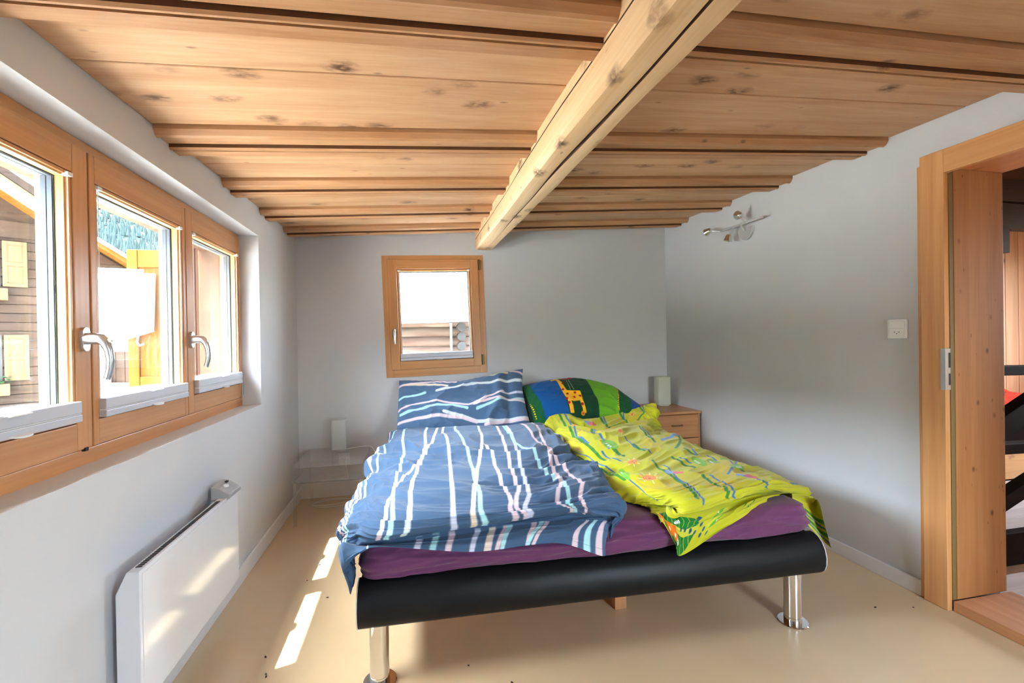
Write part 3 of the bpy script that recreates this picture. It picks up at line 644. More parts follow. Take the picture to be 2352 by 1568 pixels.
YELLOW_PRINT = {'lines': [('g',[(0.255,0.108),(0.24,0.15),(0.25,0.235),(0.3,0.296),(0.325,0.354)]),('b',[(0.295,0.092),(0.275,0.165),(0.265,0.231),(0.3,0.277)]),('g',[(0.18,0.331),(0.24,0.369),(0.26,0.412),(0.28,0.458)]),('b',[(0.185,0.312),(0.255,0.331),(0.285,0.385),(0.31,0.435),(0.305,0.492),(0.3,0.573)]),('g',[(0.41,0.127),(0.345,0.227),(0.345,0.25)]),('b',[(0.425,0.138),(0.36,0.223),(0.37,0.269),(0.375,0.312)]),('g',[(0.385,0.296),(0.415,0.35)]),('b',[(0.34,0.315),(0.355,0.354),(0.38,0.373)]),('g',[(0.475,0.081),(0.49,0.131),(0.49,0.177)]),('b',[(0.49,0.081),(0.495,0.127)]),('g',[(0.56,0.1),(0.58,0.169)]),('b',[(0.575,0.1),(0.57,0.146)]),('g',[(0.69,0.096),(0.73,0.131),(0.665,0.162)]),('b',[(0.705,0.081),(0.74,0.131)]),('g',[(0.605,0.242),(0.57,0.308),(0.57,0.346)]),('b',[(0.62,0.25),(0.58,0.323)]),('b',[(0.47,0.285),(0.48,0.331),(0.505,0.354),(0.515,0.373)]),('g',[(0.485,0.323),(0.5,0.362)]),('g',[(0.49,0.404),(0.485,0.438),(0.49,0.492),(0.48,0.527),(0.465,0.596)]),('b',[(0.51,0.427),(0.495,0.477),(0.495,0.512),(0.48,0.562),(0.475,0.627)]),('g',[(0.975,0.296),(0.61,0.392)]),('g',[(0.56,0.415),(0.56,0.446),(0.575,0.469)]),('b',[(0.575,0.427),(0.59,0.45)]),('g',[(0.555,0.508),(0.545,0.569)]),('b',[(0.575,0.515),(0.575,0.55),(0.57,0.585)]),('g',[(0.96,0.415),(0.97,0.435)]),('b',[(0.945,0.427),(0.625,0.527)]),('g',[(0.555,0.581),(0.54,0.635)]),('b',[(0.57,0.592),(0.555,0.658)]),('g',[(0.935,0.488),(0.965,0.519)]),('b',[(0.685,0.573),(0.685,0.646)]),('g',[(0.895,0.55),(0.91,0.585)]),('b',[(0.79,0.608),(0.905,0.6)]),('g',[(0.64,0.4),(0.655,0.423)]),('b',[(0.67,0.404),(0.66,0.431)]),('g',[(0.7,0.342),(0.895,0.331)]),('b',[(0.695,0.431),(0.685,0.458)]),('b',[(0.75,0.454),(0.715,0.485)]),('g',[(0.7,0.508),(0.71,0.535)])],'suns': [(0.425,0.385,0.05),(0.42,0.454,0.06),(0.63,0.127,0.045),(0.3,0.158,0.035),(0.465,0.262,0.035),(0.91,0.169,0.03),(0.23,0.3,0.02)],'leaves': [[(0.255,0.404),(0.33,0.423)],[(0.35,0.396),(0.3,0.462)],[(0.37,0.277),(0.41,0.319)],[(0.62,0.435),(0.615,0.473)],[(0.665,0.45),(0.66,0.477)],[(0.705,0.458),(0.915,0.45)],[(0.51,0.154),(0.55,0.173)],[(0.67,0.504),(0.73,0.5)]],'birds': [[(0.61,0.35),(0.93,0.323)],[(0.49,0.454),(0.52,0.473)],[(0.65,0.542),(0.69,0.562)],[(0.415,0.112),(0.45,0.119)]],'fl_leaves': [[(0.14,0.915),(0.455,0.908)],[(0.535,0.831),(0.49,0.923)],[(0.63,0.831),(0.59,0.938)]],'dots': [(0.455,0.831),(0.45,0.838),(0.465,0.888),(0.48,0.927),(0.495,0.954),(0.475,0.946),(0.45,0.923),(0.43,0.904),(0.4,0.892),(0.37,0.892)],'orange': [(0.165,0.946),(0.24,0.942),(0.295,0.942)]}
PILLOW_GRID = [[[0.766,3.735,0.901],[1.004,3.735,0.884],[1.263,3.735,0.866],[1.517,3.735,0.919],[1.775,3.735,0.964]],[[0.762,3.62,0.781],[0.998,3.62,0.758],[1.249,3.62,0.76],[1.494,3.62,0.775],[1.741,3.62,0.818]],[[0.758,3.52,0.673],[0.993,3.52,0.655],[1.237,3.52,0.649],[1.475,3.52,0.662],[1.745,3.52,0.674]],[[0.751,3.43,0.552],[0.987,3.43,0.521],[1.225,3.43,0.506],[1.457,3.43,0.505],[1.758,3.43,0.537]]]
PILLOW_PRINT = [('p',[(0.006,0.167),(0.25,0.108),(0.45,0.117)]),('c',[(0.056,0.158),(0.25,0.167),(0.381,0.2)]),('w',[(0.3,0.275),(0.55,0.2),(0.8,0.208),(0.988,0.233)]),('m',[(0.012,0.408),(0.125,0.35),(0.212,0.292)]),('p',[(0.012,0.65),(0.125,0.55),(0.3,0.5),(0.55,0.6),(0.688,0.517),(0.825,0.408)]),('m',[(0.031,0.725),(0.125,0.675),(0.3,0.583),(0.425,0.592),(0.538,0.658)]),('w',[(0.35,0.7),(0.5,0.758),(0.619,0.825),(0.806,0.842),(1.0,0.842)]),('p',[(0.012,0.85),(0.162,0.783),(0.3,0.75),(0.5,0.775),(0.619,0.833)]),('m',[(0.619,0.675),(0.75,0.608),(0.806,0.567),(1.0,0.542)]),('p',[(0.594,0.6),(0.762,0.542),(0.994,0.6)]),('l',[(0.819,0.433),(0.988,0.425)]),('p',[(0.688,0.875),(0.85,0.858),(1.0,0.867)]),('c',[(0.644,0.0),(0.762,0.067),(0.856,0.058)]),('m',[(0.738,0.033),(0.825,0.05)]),('p',[(0.881,0.033),(1.0,0.133)])]
GIRAFFE_GRID = [[[1.751,3.72,0.819],[2.002,3.72,0.85],[2.253,3.72,0.855],[2.536,3.62,0.777],[2.627,3.32,0.676]],[[1.75,3.6,0.719],[1.975,3.6,0.746],[2.229,3.6,0.746],[2.5,3.52,0.696],[2.602,3.3,0.639]],[[1.755,3.5,0.621],[1.953,3.5,0.641],[2.212,3.5,0.639],[2.477,3.45,0.597],[2.574,3.28,0.584]],[[1.767,3.42,0.519],[1.952,3.42,0.519],[2.2,3.42,0.51],[2.447,3.39,0.496],[2.546,3.28,0.511]]]
GIRAFFE_PRINT = {'edges': [[(0.054,0.025),(0.096,0.369),(0.133,0.681),(0.125,0.925)],[(0.112,0.019),(0.133,0.3),(0.183,0.562),(0.2,0.819)],[(0.308,0.031),(0.329,0.312),(0.354,0.606),(0.371,0.794)],[(0.525,0.012),(0.558,0.25),(0.588,0.556),(0.596,0.806)],[(0.771,0.081),(0.8,0.281),(0.821,0.475),(0.821,0.644)],[(0.892,0.056),(0.917,0.194),(0.938,0.362)]],'neck': [(0.3,0.088),(0.325,0.206),(0.346,0.356),(0.367,0.462)],'head': [(0.304,0.081),(0.275,0.088),(0.258,0.1)],'ear': [(0.271,0.038),(0.296,0.069)],'body': [(0.35,0.388),(0.383,0.388),(0.425,0.412),(0.471,0.419),(0.479,0.5),(0.479,0.588),(0.412,0.612),(0.379,0.594),(0.354,0.519)],'legs': [[(0.367,0.525),(0.379,0.688),(0.383,0.775)],[(0.375,0.569),(0.392,0.688),(0.396,0.775)],[(0.462,0.544),(0.475,0.681),(0.483,0.781)],[(0.471,0.531),(0.483,0.694),(0.492,0.781)]],'spots': [(0.342,0.219),(0.371,0.45),(0.421,0.538),(0.433,0.438),(0.471,0.506),(0.358,0.562),(0.338,0.344),(0.371,0.638),(0.475,0.669)],'fruit': [(0.317,0.025),(0.342,0.088),(0.379,0.106),(0.421,0.094),(0.433,0.044)],'strings': [[(0.383,0.156),(0.4,0.369)],[(0.4,0.138),(0.429,0.381)]],'yel': [[(0.05,0.55),(0.071,0.675),(0.079,0.812)],[(0.775,0.094),(0.8,0.281),(0.821,0.475),(0.821,0.631)]],'snail': [(0.471,0.806)]}
# ------------------------------------------------------------------ bed
BO, BR = Vector((0.675, 1.665, 0)), math.radians(-1.9)
bed = thing('bed', 'wide double bed with a black curved footboard on chrome legs', 'bed', BO, (0, 0, BR))
BWD, BLN = 1.845, 2.10
fr_out = [(0.030, .381), (0.012, .380), (-.008, .372), (-.028, .355), (-.042, .330), (-.049, .300), (-.048, .268), (-.038, .243), (-.022, .228), (.0, .222), (.020, .222)]
fr_in = [(0.020, .236), (.002, .236), (-.014, .241), (-.026, .252), (-.034, .272), (-.034, .300), (-.028, .323), (-.017, .343), (-.002, .357), (.015, .365), (.030, .366)]
MB().prism(fr_out+fr_in, lambda p, q, t: (t, p, q), 0.004, BWD-0.004).build('footboard', M['black'], bed, smooth=True, angle=40)
for xa, xb in ((0.0, 0.004), (BWD-0.004, BWD)):
    ro = [(p-0.002 if p < 0.01 else p, q) for p, q in fr_out]
    MB().prism(ro+fr_in, lambda p, q, t: (t, p, q), xa, xb).build('edge_strip', M['edge'], bed)
for xa, xb in ((0.006, 0.030), (BWD-0.030, BWD-0.006)):
    MB().box(xa, xb, 0.022, BLN, 0.235, 0.372).build('side_rail', M['black'], bed, bevel=0.004)
MB().box(0.031, BWD-0.031, 0.024, BLN, 0.300, 0.330).build('mattress_base', M['legwood'], bed)
MB().box(0.031, BWD-0.031, BLN-0.03, BLN, 0.235, 0.3).build('head_rail', M['black'], bed)
for lx, ly in ((0.066, 0.036), (1.757, 0.036), (0.066, 2.02), (1.757, 2.02)):
    lg = MB().lathe([(0.034, 0.006), (0.034, 0.224)], (lx, ly, 0), 40).build('leg', M['chrome'], bed, smooth=True)
    MB().lathe([(0.035, 0.0061), (0.0352, 0.028), (0.034, 0.0285)], (lx, ly, 0), 40).build('collar', M['chrome'], lg, smooth=True)
    MB().lathe([(0.059, 0.0), (0.0595, 0.003), (0.057, 0.0055), (0.034, 0.0065)], (lx, ly, 0), 48).build('base_plate', M['chrome'], lg, smooth=True)
MB().box(1.055, 1.110, 0.265, 0.320, 0.0, 0.300).build('support_leg', M['legwood'], bed, bevel=0.003)
MB().box(1.06, 1.105, 0.03, BLN-0.03, 0.262, 0.299).build('centre_rail', M['legwood'], bed)

# numeric noise for cloth
def lat(seed, n=64): return np.random.RandomState(seed).rand(n, n)
def vnoise(x, y, seed):
    g = lat(seed); n = g.shape[0]
    xi, yi = np.floor(x).astype(int), np.floor(y).astype(int)
    fx, fy = x-xi, y-yi
    fx = fx**3*(fx*(fx*6-15)+10); fy = fy**3*(fy*(fy*6-15)+10)
    a, b = g[xi % n, yi % n], g[(xi+1) % n, yi % n]
    c, d = g[xi % n, (yi+1) % n], g[(xi+1) % n, (yi+1) % n]
    return (a*(1-fx)+b*fx)*(1-fy)+(c*(1-fx)+d*fx)*fy
def ridge(x, y, seed, p=2.0): return (1-np.abs(2*vnoise(x, y, seed)-1))**p

def grid_mesh(name, P, colr, m, parent=None, closed_u=False, vis=None):
    nv, nu = P.shape[:2]
    me = bpy.data.meshes.new(name)
    idx = np.arange(nv*nu).reshape(nv, nu)
    if closed_u:
        r = np.roll(idx, -1, axis=1)
        q = np.stack([idx[:-1], r[:-1], r[1:], idx[1:]], -1).reshape(-1, 4)
    else:
        q = np.stack([idx[:-1, :-1], idx[:-1, 1:], idx[1:, 1:], idx[1:, :-1]], -1).reshape(-1, 4)
    me.vertices.add(nv*nu); me.vertices.foreach_set('co', P.reshape(-1).astype(np.float32))
    me.loops.add(q.size); me.loops.foreach_set('vertex_index', q.reshape(-1).astype(np.int32))
    me.polygons.add(len(q)); me.polygons.foreach_set('loop_start', np.arange(0, q.size, 4, dtype=np.int32))
    me.update(calc_edges=True)
    me.shade_smooth()
    me.materials.append(m)
    if colr is not None:
        at = me.color_attributes.new('print', 'FLOAT_COLOR', 'POINT')
        c = np.ones((nv*nu, 4), np.float32); c[:, :3] = colr.reshape(-1, 3)
        at.data.foreach_set('color', c.reshape(-1))
    o = bpy.data.objects.new(name, me); COL.objects.link(o)
    if parent is not None: o.parent = parent
    return o

# mattress in its purple fitted sheet: rounded box with creases along the front
def mattress():
    root = thing('mattress', 'thick mattress in a purple fitted sheet on the black bed frame', 'mattress', BO, (0, 0, BR))
    x0, x1, y0, y1, zb, zt, rc = 0.012, BWD-0.012, -0.002, 2.07, 0.383, 0.505, 0.07
    per = []
    def arc(cx, cy, a0, n=14): return [(cx+rc*math.cos(a0+PI/2*k/n), cy+rc*math.sin(a0+PI/2*k/n)) for k in range(n)]
    segs = [(x0+rc, y0+rc, PI), (x1-rc, y0+rc, 1.5*PI), (x1-rc, y1-rc, 0), (x0+rc, y1-rc, PI/2)]
    for i, (cx, cy, a) in enumerate(segs):
        A = arc(cx, cy, a); per += A
        nx, ny, na = segs[(i+1) % 4]
        s = (cx+rc*math.cos(a+PI/2), cy+rc*math.sin(a+PI/2)); e = (nx+rc*math.cos(na), ny+rc*math.sin(na))
        n = 260 if i == 0 else 90
        per += [(s[0]+(e[0]-s[0])*k/n, s[1]+(e[1]-s[1])*k/n) for k in range(n)]
    per = np.array(per); n = len(per)
    nx_ = np.roll(per, -1, 0)-np.roll(per, 1, 0)
    nrm = np.stack([nx_[:, 1], -nx_[:, 0]], 1); nrm /= np.linalg.norm(nrm, axis=1)[:, None]
    arc_l = np.concatenate([[0], np.cumsum(np.linalg.norm(np.diff(per, axis=0), axis=1))])
    prof = []                                   # (outward offset, z, share of side)
    for k in range(22):
        t = k/21; prof.append((0.012*math.sin(PI*t)-0.014*(1-t)**4, zb+(zt-0.045-zb)*t, 1.0))
    for k in range(1, 13):
        a = PI/2*k/12; prof.append((-0.05*(1-math.cos(a)), zt-0.045+0.045*math.sin(a), 1-k/12*0.6))
    rings = []
    ctr = np.array([(x0+x1)/2, (y0+y1)/2])
    for off, z, sh in prof:
        t = (z-zb)/(zt-zb)
        X = arc_l*2.2; Z = np.full(n, z*34.0)
        h = 0.026*(ridge(arc_l*1.3+0.3*np.sin(arc_l*5), Z*0.55+1.2*np.sin(arc_l*2.1), 5)-0.4)*sh*(1-0.3*t)
        h += 0.018*(ridge(arc_l*3.4+Z*0.5, Z*1.0+arc_l*1.5, 6, 1.2)-0.45)*sh
        h += 0.010*(ridge(arc_l*9-Z*0.8, Z*1.5-arc_l*2.5, 16, 1.0)-0.5)*sh
        h +=  0.006*(vnoise(arc_l*14, Z*0.2, 8)-.5)*sh
        zz = z+0.010*(vnoise(arc_l*3.0, np.zeros(n), 9)-0.5)*sh*(1-t)+(0.012*(vnoise(arc_l*2.2+7, np.zeros(n), 19)-0.6)*(1-t)**2)
        zz = np.maximum(zz, 0.3835 if t < 0.02 else 0.384)
        h = h*np.where(nrm[:, 1] < -0.6, 1.0, 0.45)
        p = per+nrm*(off+h)[:, None]
        rings.append(np.concatenate([p, zz[:, None]], 1))
    top = rings[-1]
    for s in (0.97, 0.93, 0.87, 0.78, 0.66, 0.5, 0.3, 0.12, 0.01):
        p = ctr+(top[:, :2]-ctr)*s
        rings.append(np.concatenate([p, (0.508+0.004*(vnoise(p[:, 0]*9, p[:, 1]*9, 4)-.5)*(1 if s > .2 else 0)-0.004*s)[:, None]], 1))
    base = rings[0].copy(); bot = []
    for s in (0.3, 0.9):
        p = ctr+(base[:, :2]-ctr)*s; bot.append(np.concatenate([p, np.full((n, 1), 0.3835)], 1))
    grid_mesh('fitted_sheet', np.array(bot+rings), None, M['sheet'], root, closed_u=True)
mattress()

# surfaces spanned through measured points
def crm(n, N):
    t = np.linspace(0, n-1, N); A = np.zeros((N, n))
    i = np.minimum(t.astype(int), n-2); f = t-i
    w = [-.5*f+f*f-.5*f**3, 1-2.5*f*f+1.5*f**3, .5*f+2*f*f-1.5*f**3, -.5*f*f+.5*f**3]
    for k in range(4):
        np.add.at(A, (np.arange(N), np.clip(i-1+k, 0, n-1)), w[k])
    return A
def span(ctrl, NV, NU):
    c = np.array(ctrl, float)
    return np.einsum('ai,bj,ijk->abk', crm(c.shape[0], NV), crm(c.shape[1], NU), c)
def normals(P):
    du = np.gradient(P, axis=1); dv = np.gradient(P, axis=0)
    n = np.cross(dv, du); l = np.linalg.norm(n, axis=2, keepdims=True)
    return n/np.maximum(l, 1e-9)
class Metric:
    """Lengths along a cloth: turns its 0..1 coordinates into metres."""
    def __init__(s, P):
        nv, nu = P.shape[:2]
        a = np.linalg.norm(np.diff(P, axis=1), axis=2)[nv//8:nv*5//8].mean(0)
        b = np.linalg.norm(np.diff(P, axis=0), axis=2)[:, nu//4:nu*3//4].mean(1)
        s.gu, s.gv = np.linspace(0, 1, nu), np.linspace(0, 1, nv)
        s.cu, s.cv = np.concatenate([[0], np.cumsum(a)]), np.concatenate([[0], np.cumsum(b)])
    def x(s, u): return np.interp(u, s.gu, s.cu)
    def y(s, v): return np.interp(v, s.gv, s.cv)
MET = None
def mx_(u, su): return MET.x(u) if MET else u*su
def my_(v, sv): return MET.y(v) if MET else v*sv
def pdist(U, V, line, su, sv):
    """Distance in metres from every cloth point to a poly-line given in cloth coordinates."""
    d = np.full(U.shape, 9.0)
    L = [(float(mx_(a, su)), float(my_(b, sv))) for a, b in line]
    X, Y = mx_(U, su), my_(V, sv)
    if len(L) == 1: return np.hypot(X-L[0][0], Y-L[0][1])
    for (ax, ay), (bx, by) in zip(L[:-1], L[1:]):
        vx, vy = bx-ax, by-ay; q = max(vx*vx+vy*vy, 1e-9)
        t = np.clip(((X-ax)*vx+(Y-ay)*vy)/q, 0, 1)
        d = np.minimum(d, np.hypot(X-ax-t*vx, Y-ay-t*vy))
    return d
def lin(r, g, b): return np.array(srgb(r, g, b)[:3])
def ink(C, mask, col, a=1.0):
    m = (np.clip(mask, 0, 1)*a)[..., None]
    C[:] = C*(1-m)+np.asarray(col)*m
def sm(d, w, e=0.0015): return np.clip((w-d)/e+0.5, 0, 1)

PAL = {'p': lin(226, 205, 214), 'm': lin(176, 226, 230), 'w': lin(216, 226, 232), 'l': lin(206, 212, 236), 'c': lin(226, 212, 192)}

def blue_duvet():
    NV, NU = 560, 680
    P = span(BLUE_GRID, NV, NU)
    global MET
    MET = Metric(P)
    U, V = np.meshgrid(np.linspace(0, 1, NU), np.linspace(0, 1, NV))
    nr = len(BLUE_GRID)-1
    su = 1.05
    C = np.ones((NV, NU, 3))*lin(68, 95, 127)
    wob = 0.004*np.sin(V*90+U*4)
    for c, line in BLUE_PRINT:
        flap = line[0][1] > 0.7
        sv = 1.9
        d = pdist(U, V, line, su, sv)
        if flap:
            zone = (V > 8.6/nr)
        else:
            zone = (V < 7.6/nr)
        ink(C, sm(d, 0.0088, 0.004)*zone, PAL[c], 0.96)
    # seam of the hem
    ink(C, sm(np.abs(V-(10.55/nr)), 0.0012, 0.001), lin(52, 84, 124), 0.6)
    n = normals(P)
    X, Y, R = U*1.05, V*nr*0.24, V*nr
    wx = X+0.05*(vnoise(X*5, Y*5, 11)-.5); wy = Y+0.10*(vnoise(X*4, Y*3, 12)-.5)+0.05*np.sin(X*7)
    mid = np.exp(-((R-2.9)/1.5)**2)
    front = np.exp(-((R-6.0)/1.2)**2)
    edge = np.minimum(1, np.minimum(U, 1-U)*14+0.25)
    m1 = np.clip(vnoise(X*5, Y*5, 31)*1.6-.3, 0, 1)
    h = 0.036*(ridge(wx*3.0, wy*6.2, 21, 1.5)-.42)*(0.35+0.8*mid)
    h += 0.036*(ridge(wx*6+wy*2.5, wy*11-wx*2, 22, 1.1)-.5)*(0.3+0.8*mid)*(0.4+1.2*m1)
    h += 0.022*(ridge(wx*11-wy*6, wy*17+wx*5, 25, 1.0)-.5)*(0.25+0.8*mid)*(1.5-1.2*m1)
    h += 0.009*(ridge(wx*21, wy*27+wx*8, 28, 1.0)-.5)*(0.3+0.8*mid)
    h += 0.022*(vnoise(X*3.4+2, Y*3.4, 23)-.5)
    h += 0.018*(ridge(wx*5+wy*6, wy*6-wx*3, 24, 2.2)-.3)*(0.4+0.6*front)
    flapm = (R > 8.6)
    h = np.where(flapm, 0.012*(vnoise(X*8, Y*2, 26)-.5)+0.005*(ridge(X*9, Y*9, 27)-.4), h)
    h *= edge*np.clip(R-0.3, 0, 1)
    P = P+n*h[..., None]*np.sign(n[NV//4, NU//2, 2] or 1)
    lay = P[..., 2]
    inside = (P[..., 0] > 0.74) & (P[..., 0] < 2.4) & (P[..., 1] > 1.70)
    P[..., 2] = np.where(inside, np.maximum(lay, 0.520), lay)
    o = grid_mesh('duvet', P, C, M['cloth'])
    tag(o, 'crumpled blue duvet with pale stripes on the left half of the bed', 'duvet')

def yellow_duvet():
    NV, NU = 540, 640
    P = span(YELLOW_GRID, NV, NU)
    global MET
    MET = Metric(P)
    mx, my = MET.x, MET.y
    U, V = np.meshgrid(np.linspace(0, 1, NU), np.linspace(0, 1, NV))
    nr = len(YELLOW_GRID)-1
    R = V*nr
    su, sv = 0.95, 1.9
    Y = YELLOW_PRINT
    C = np.ones((NV, NU, 3))*lin(190, 190, 34)
    g1, g2, bl = lin(34, 128, 46), lin(110, 182, 54), lin(50, 112, 176)
    ink(C, np.clip((vnoise(U*9, V*14, 41)-.62)*6, 0, 1), lin(206, 170, 40), 0.45)
    top = R < 8.6
    for c, line in Y['lines']:
        d = pdist(U, V, line, su, sv)
        ink(C, sm(d, 0.0105 if c == 'g' else 0.0065, 0.003)*top, g1 if c == 'g' else bl, 0.95)
    for a, b in Y['leaves']:
        dx, dy = mx(b[0])-mx(a[0]), my(b[1])-my(a[1]); L = math.hypot(dx, dy) or 1e-3
        x = ((mx(U)-mx(a[0]))*dx+(my(V)-my(a[1]))*dy)/L/L; y = (-(mx(U)-mx(a[0]))*dy+(my(V)-my(a[1]))*dx)/L
        w = 0.030*np.sqrt(np.clip(4*x*(1-x), 0, 1))
        ink(C, sm(np.abs(y), w, 0.003)*(x > 0)*(x < 1), g2, 0.85)
        for k in (0.35, 0.5, 0.65):
            ink(C, sm(np.hypot((x-k)*L, y-0.012), 0.007, 0.002), lin(226, 236, 226), 0.9)
    for cu, cv, s in Y['suns']:
        r = np.hypot(mx(U)-mx(cu), my(V)-my(cv)); a = np.arctan2(my(V)-my(cv), mx(U)-mx(cu))
        ink(C, sm(r, s*0.95*(0.8+0.2*np.cos(a*5)), 0.01), lin(236, 186, 30), 0.85)
        ink(C, sm(r, s*0.52, 0.003), lin(226, 64, 84))
        for k in (0.40, 0.22):
            ink(C, sm(np.abs(r-s*k), s*0.045, 0.003), lin(246, 190, 60))
        ray = (np.abs(((a*9/(2*PI)) % 1)-.5) < 0.07) & (r > s*0.62) & (r < s*1.15)
        ink(C, ray.astype(float), lin(246, 232, 190), 0.8)
    for a, b in Y['birds']:
        m_ = ((a[0]+b[0])/2, (a[1]+b[1])/2)
        ink(C, sm(pdist(U, V, [a, m_], su, sv), 0.017, 0.003), lin(120, 160, 216), 0.9)
        ink(C, sm(pdist(U, V, [m_, b], su, sv), 0.014, 0.003), lin(222, 110, 110), 0.9)
    low = R > 8.7
    for i, (a, b) in enumerate(Y['fl_leaves']):
        dx, dy = mx(b[0])-mx(a[0]), my(b[1])-my(a[1]); L = math.hypot(dx, dy) or 1e-3
        x = ((mx(U)-mx(a[0]))*dx+(my(V)-my(a[1]))*dy)/L/L; y = (-(mx(U)-mx(a[0]))*dy+(my(V)-my(a[1]))*dx)/L
        w = 0.24*L*np.sqrt(np.clip(4*x*(1-x)*(0.6+0.6*x), 0, 1))
        leaf = sm(np.abs(y), w, 0.003)*(x > 0)*(x < 1)*low
        ink(C, leaf, (lin(16, 122, 40), lin(96, 172, 52), lin(16, 122, 40))[i])
        vein = np.minimum(np.abs(y)*6, np.abs((((x*L-np.abs(y)*0.6)/0.034) % 1)-.5)*1.9)
        ink(C, leaf*(vein < 0.035*2.2), lin(206, 204, 60), 0.9)
        for k in range(4):
            for sgn in (1, -1):
                ink(C, sm(np.hypot((x-0.52)*L-0.016*k, y-sgn*(0.03+0.004*k)), 0.0065, 0.002)*leaf, lin(236, 238, 234))
    for p in Y['dots']:
        ink(C, sm(np.hypot(mx(U)-mx(p[0]), my(V)-my(p[1])), 0.009, 0.002)*low, lin(26, 84, 116))
    for p in Y['orange']:
        ink(C, sm(np.hypot(mx(U)-mx(p[0]), my(V)-my(p[1])), 0.034, 0.004)*low, lin(236, 120, 28))
        ink(C, sm(np.hypot(mx(U)-mx(p[0]), my(V)-my(p[1])-.004), 0.009, 0.003)*low, lin(246, 226, 214))
    # the hanging corner keeps its own bands
    han = (U > 0.80) & (R > 8.0)
    for k, c in ((9.0, g1), (9.28, bl), (11.0, g1), (11.25, bl), (11.5, g1), (11.75, bl)):
        ink(C, (np.abs(R-k) < (0.09 if c is g1 else 0.05))*han, c, 0.95)
    n = normals(P)
    X, Yy = U*su, V*nr*0.22
    wx = X+0.06*(vnoise(X*4, Yy*4, 51)-.5); wy = Yy+0.10*(vnoise(X*4, Yy*3, 52)-.5)-0.12*X
    headm = np.exp(-((R-2.2)/1.6)**2)
    m1 = np.clip(vnoise(X*5, Yy*5, 68)*1.6-.3, 0, 1)
    h = 0.036*(ridge(wx*2.6, wy*6, 61, 1.5)-.42)*(0.28+0.9*headm)
    h += 0.034*(ridge(wx*6+wy*3, wy*10, 62, 1.1)-.5)*(0.3+0.8*headm)*(0.4+1.2*m1)
    h += 0.018*(ridge(wx*10-wy*4, wy*15+wx*5, 63, 1.0)-.5)*(1.4-1.1*m1)*(0.5+0.5*headm)
    h += 0.008*(ridge(wx*20, wy*25+wx*9, 69, 1.0)-.5)
    h += 0.016*(vnoise(X*4+2, Yy*4, 64)-.5)
    h = np.where(R > 9.2, 0.008*(vnoise(X*10, Yy*3, 66)-.5)+0.006*(ridge(X*12, Yy*12, 67)-.4), h)
    h *= np.minimum(1, np.minimum(U, 1-U)*14+0.3)*np.clip(R-0.3, 0, 1)
    P = P+n*h[..., None]*np.sign(n[NV//4, NU//2, 2] or 1)
    inside = (P[..., 0] < 2.50) & (P[..., 1] > 1.68)
    P[..., 2] = np.where(inside, np.maximum(P[..., 2], 0.516), P[..., 2])
    P[..., 0] = np.minimum(P[..., 0], 2.706)
    o = grid_mesh('duvet', P, C, M['cloth'])
    tag(o, 'crumpled yellow duvet with leaf and sun print on the right half of the bed', 'duvet')

def pillow(grid, NV, NU, tf, tb, seed, paint, label, fold=None, wr=1.0):
    S = span(grid, NV, NU)
    n = normals(S)
    if n[NV//2, NU//2, 1] > 0: n = -n
    U, V = np.meshgrid(np.linspace(0, 1, NU), np.linspace(0, 1, NV))
    f = (np.clip(1-np.abs(2*U-1)**3.2, 0, 1)*np.clip(1-np.abs(2*V-1)**2.6, 0, 1))**0.62
    X, Y = U*1.0, V*0.45
    h = 0.020*(ridge(X*3+Y*3, Y*9-X*2, seed, 1.4)-.4)+0.014*(ridge(X*8+Y*5, Y*15-X*3, seed+1, 1.1)-.5)+0.006*(ridge(X*17+Y*9, Y*26-X*8, seed+5, 1.0)-.5)+0.016*(vnoise(X*4, Y*5, seed+2)-.5)
    # creases that run in from the seam
    h += 0.005*np.sin(X*120+4*vnoise(X*6, Y*6, seed+3))*np.exp(-V*14)+0.005*np.sin(Y*150)*np.exp(-(1-U)*16)
    if fold is not None: h = h+fold(U, V)
    F = S+n*(tf*f+wr*h*np.minimum(1, f*1.6))[..., None]
    B = S-n*(tb*f)[..., None]
    B[..., 1] = np.minimum(B[..., 1], 3.808); F[..., 1] = np.minimum(F[..., 1], 3.806)
    F[..., 2] = np.maximum(F[..., 2], 0.512); B[..., 2] = np.maximum(B[..., 2], 0.512)
    C = paint(U, V)
    full = np.concatenate([F, B[:, ::-1]], 1)
    cc = np.concatenate([C, C[:, ::-1]], 1)
    o = grid_mesh('pillow', full, cc, M['cloth'], closed_u=True)
    tag(o, label, 'pillow')
def paint_blue(U, V):
    C = np.ones(U.shape+(3,))*lin(76, 104, 136)
    for c, line in PILLOW_PRINT:
        ink(C, sm(pdist(U, V, line, 1.0, 0.42), 0.0085, 0.003), PAL[c], 0.95)
    return C
def fold_blue(U, V):
    d = np.abs((U-0.80)+0.10*(V-0.3)+0.02*np.sin(V*9))
    return 0.03*np.exp(-(d/0.035)**2)*(0.4+0.6*(1-V))-0.02*np.exp(-((U-0.86)/0.03)**2)
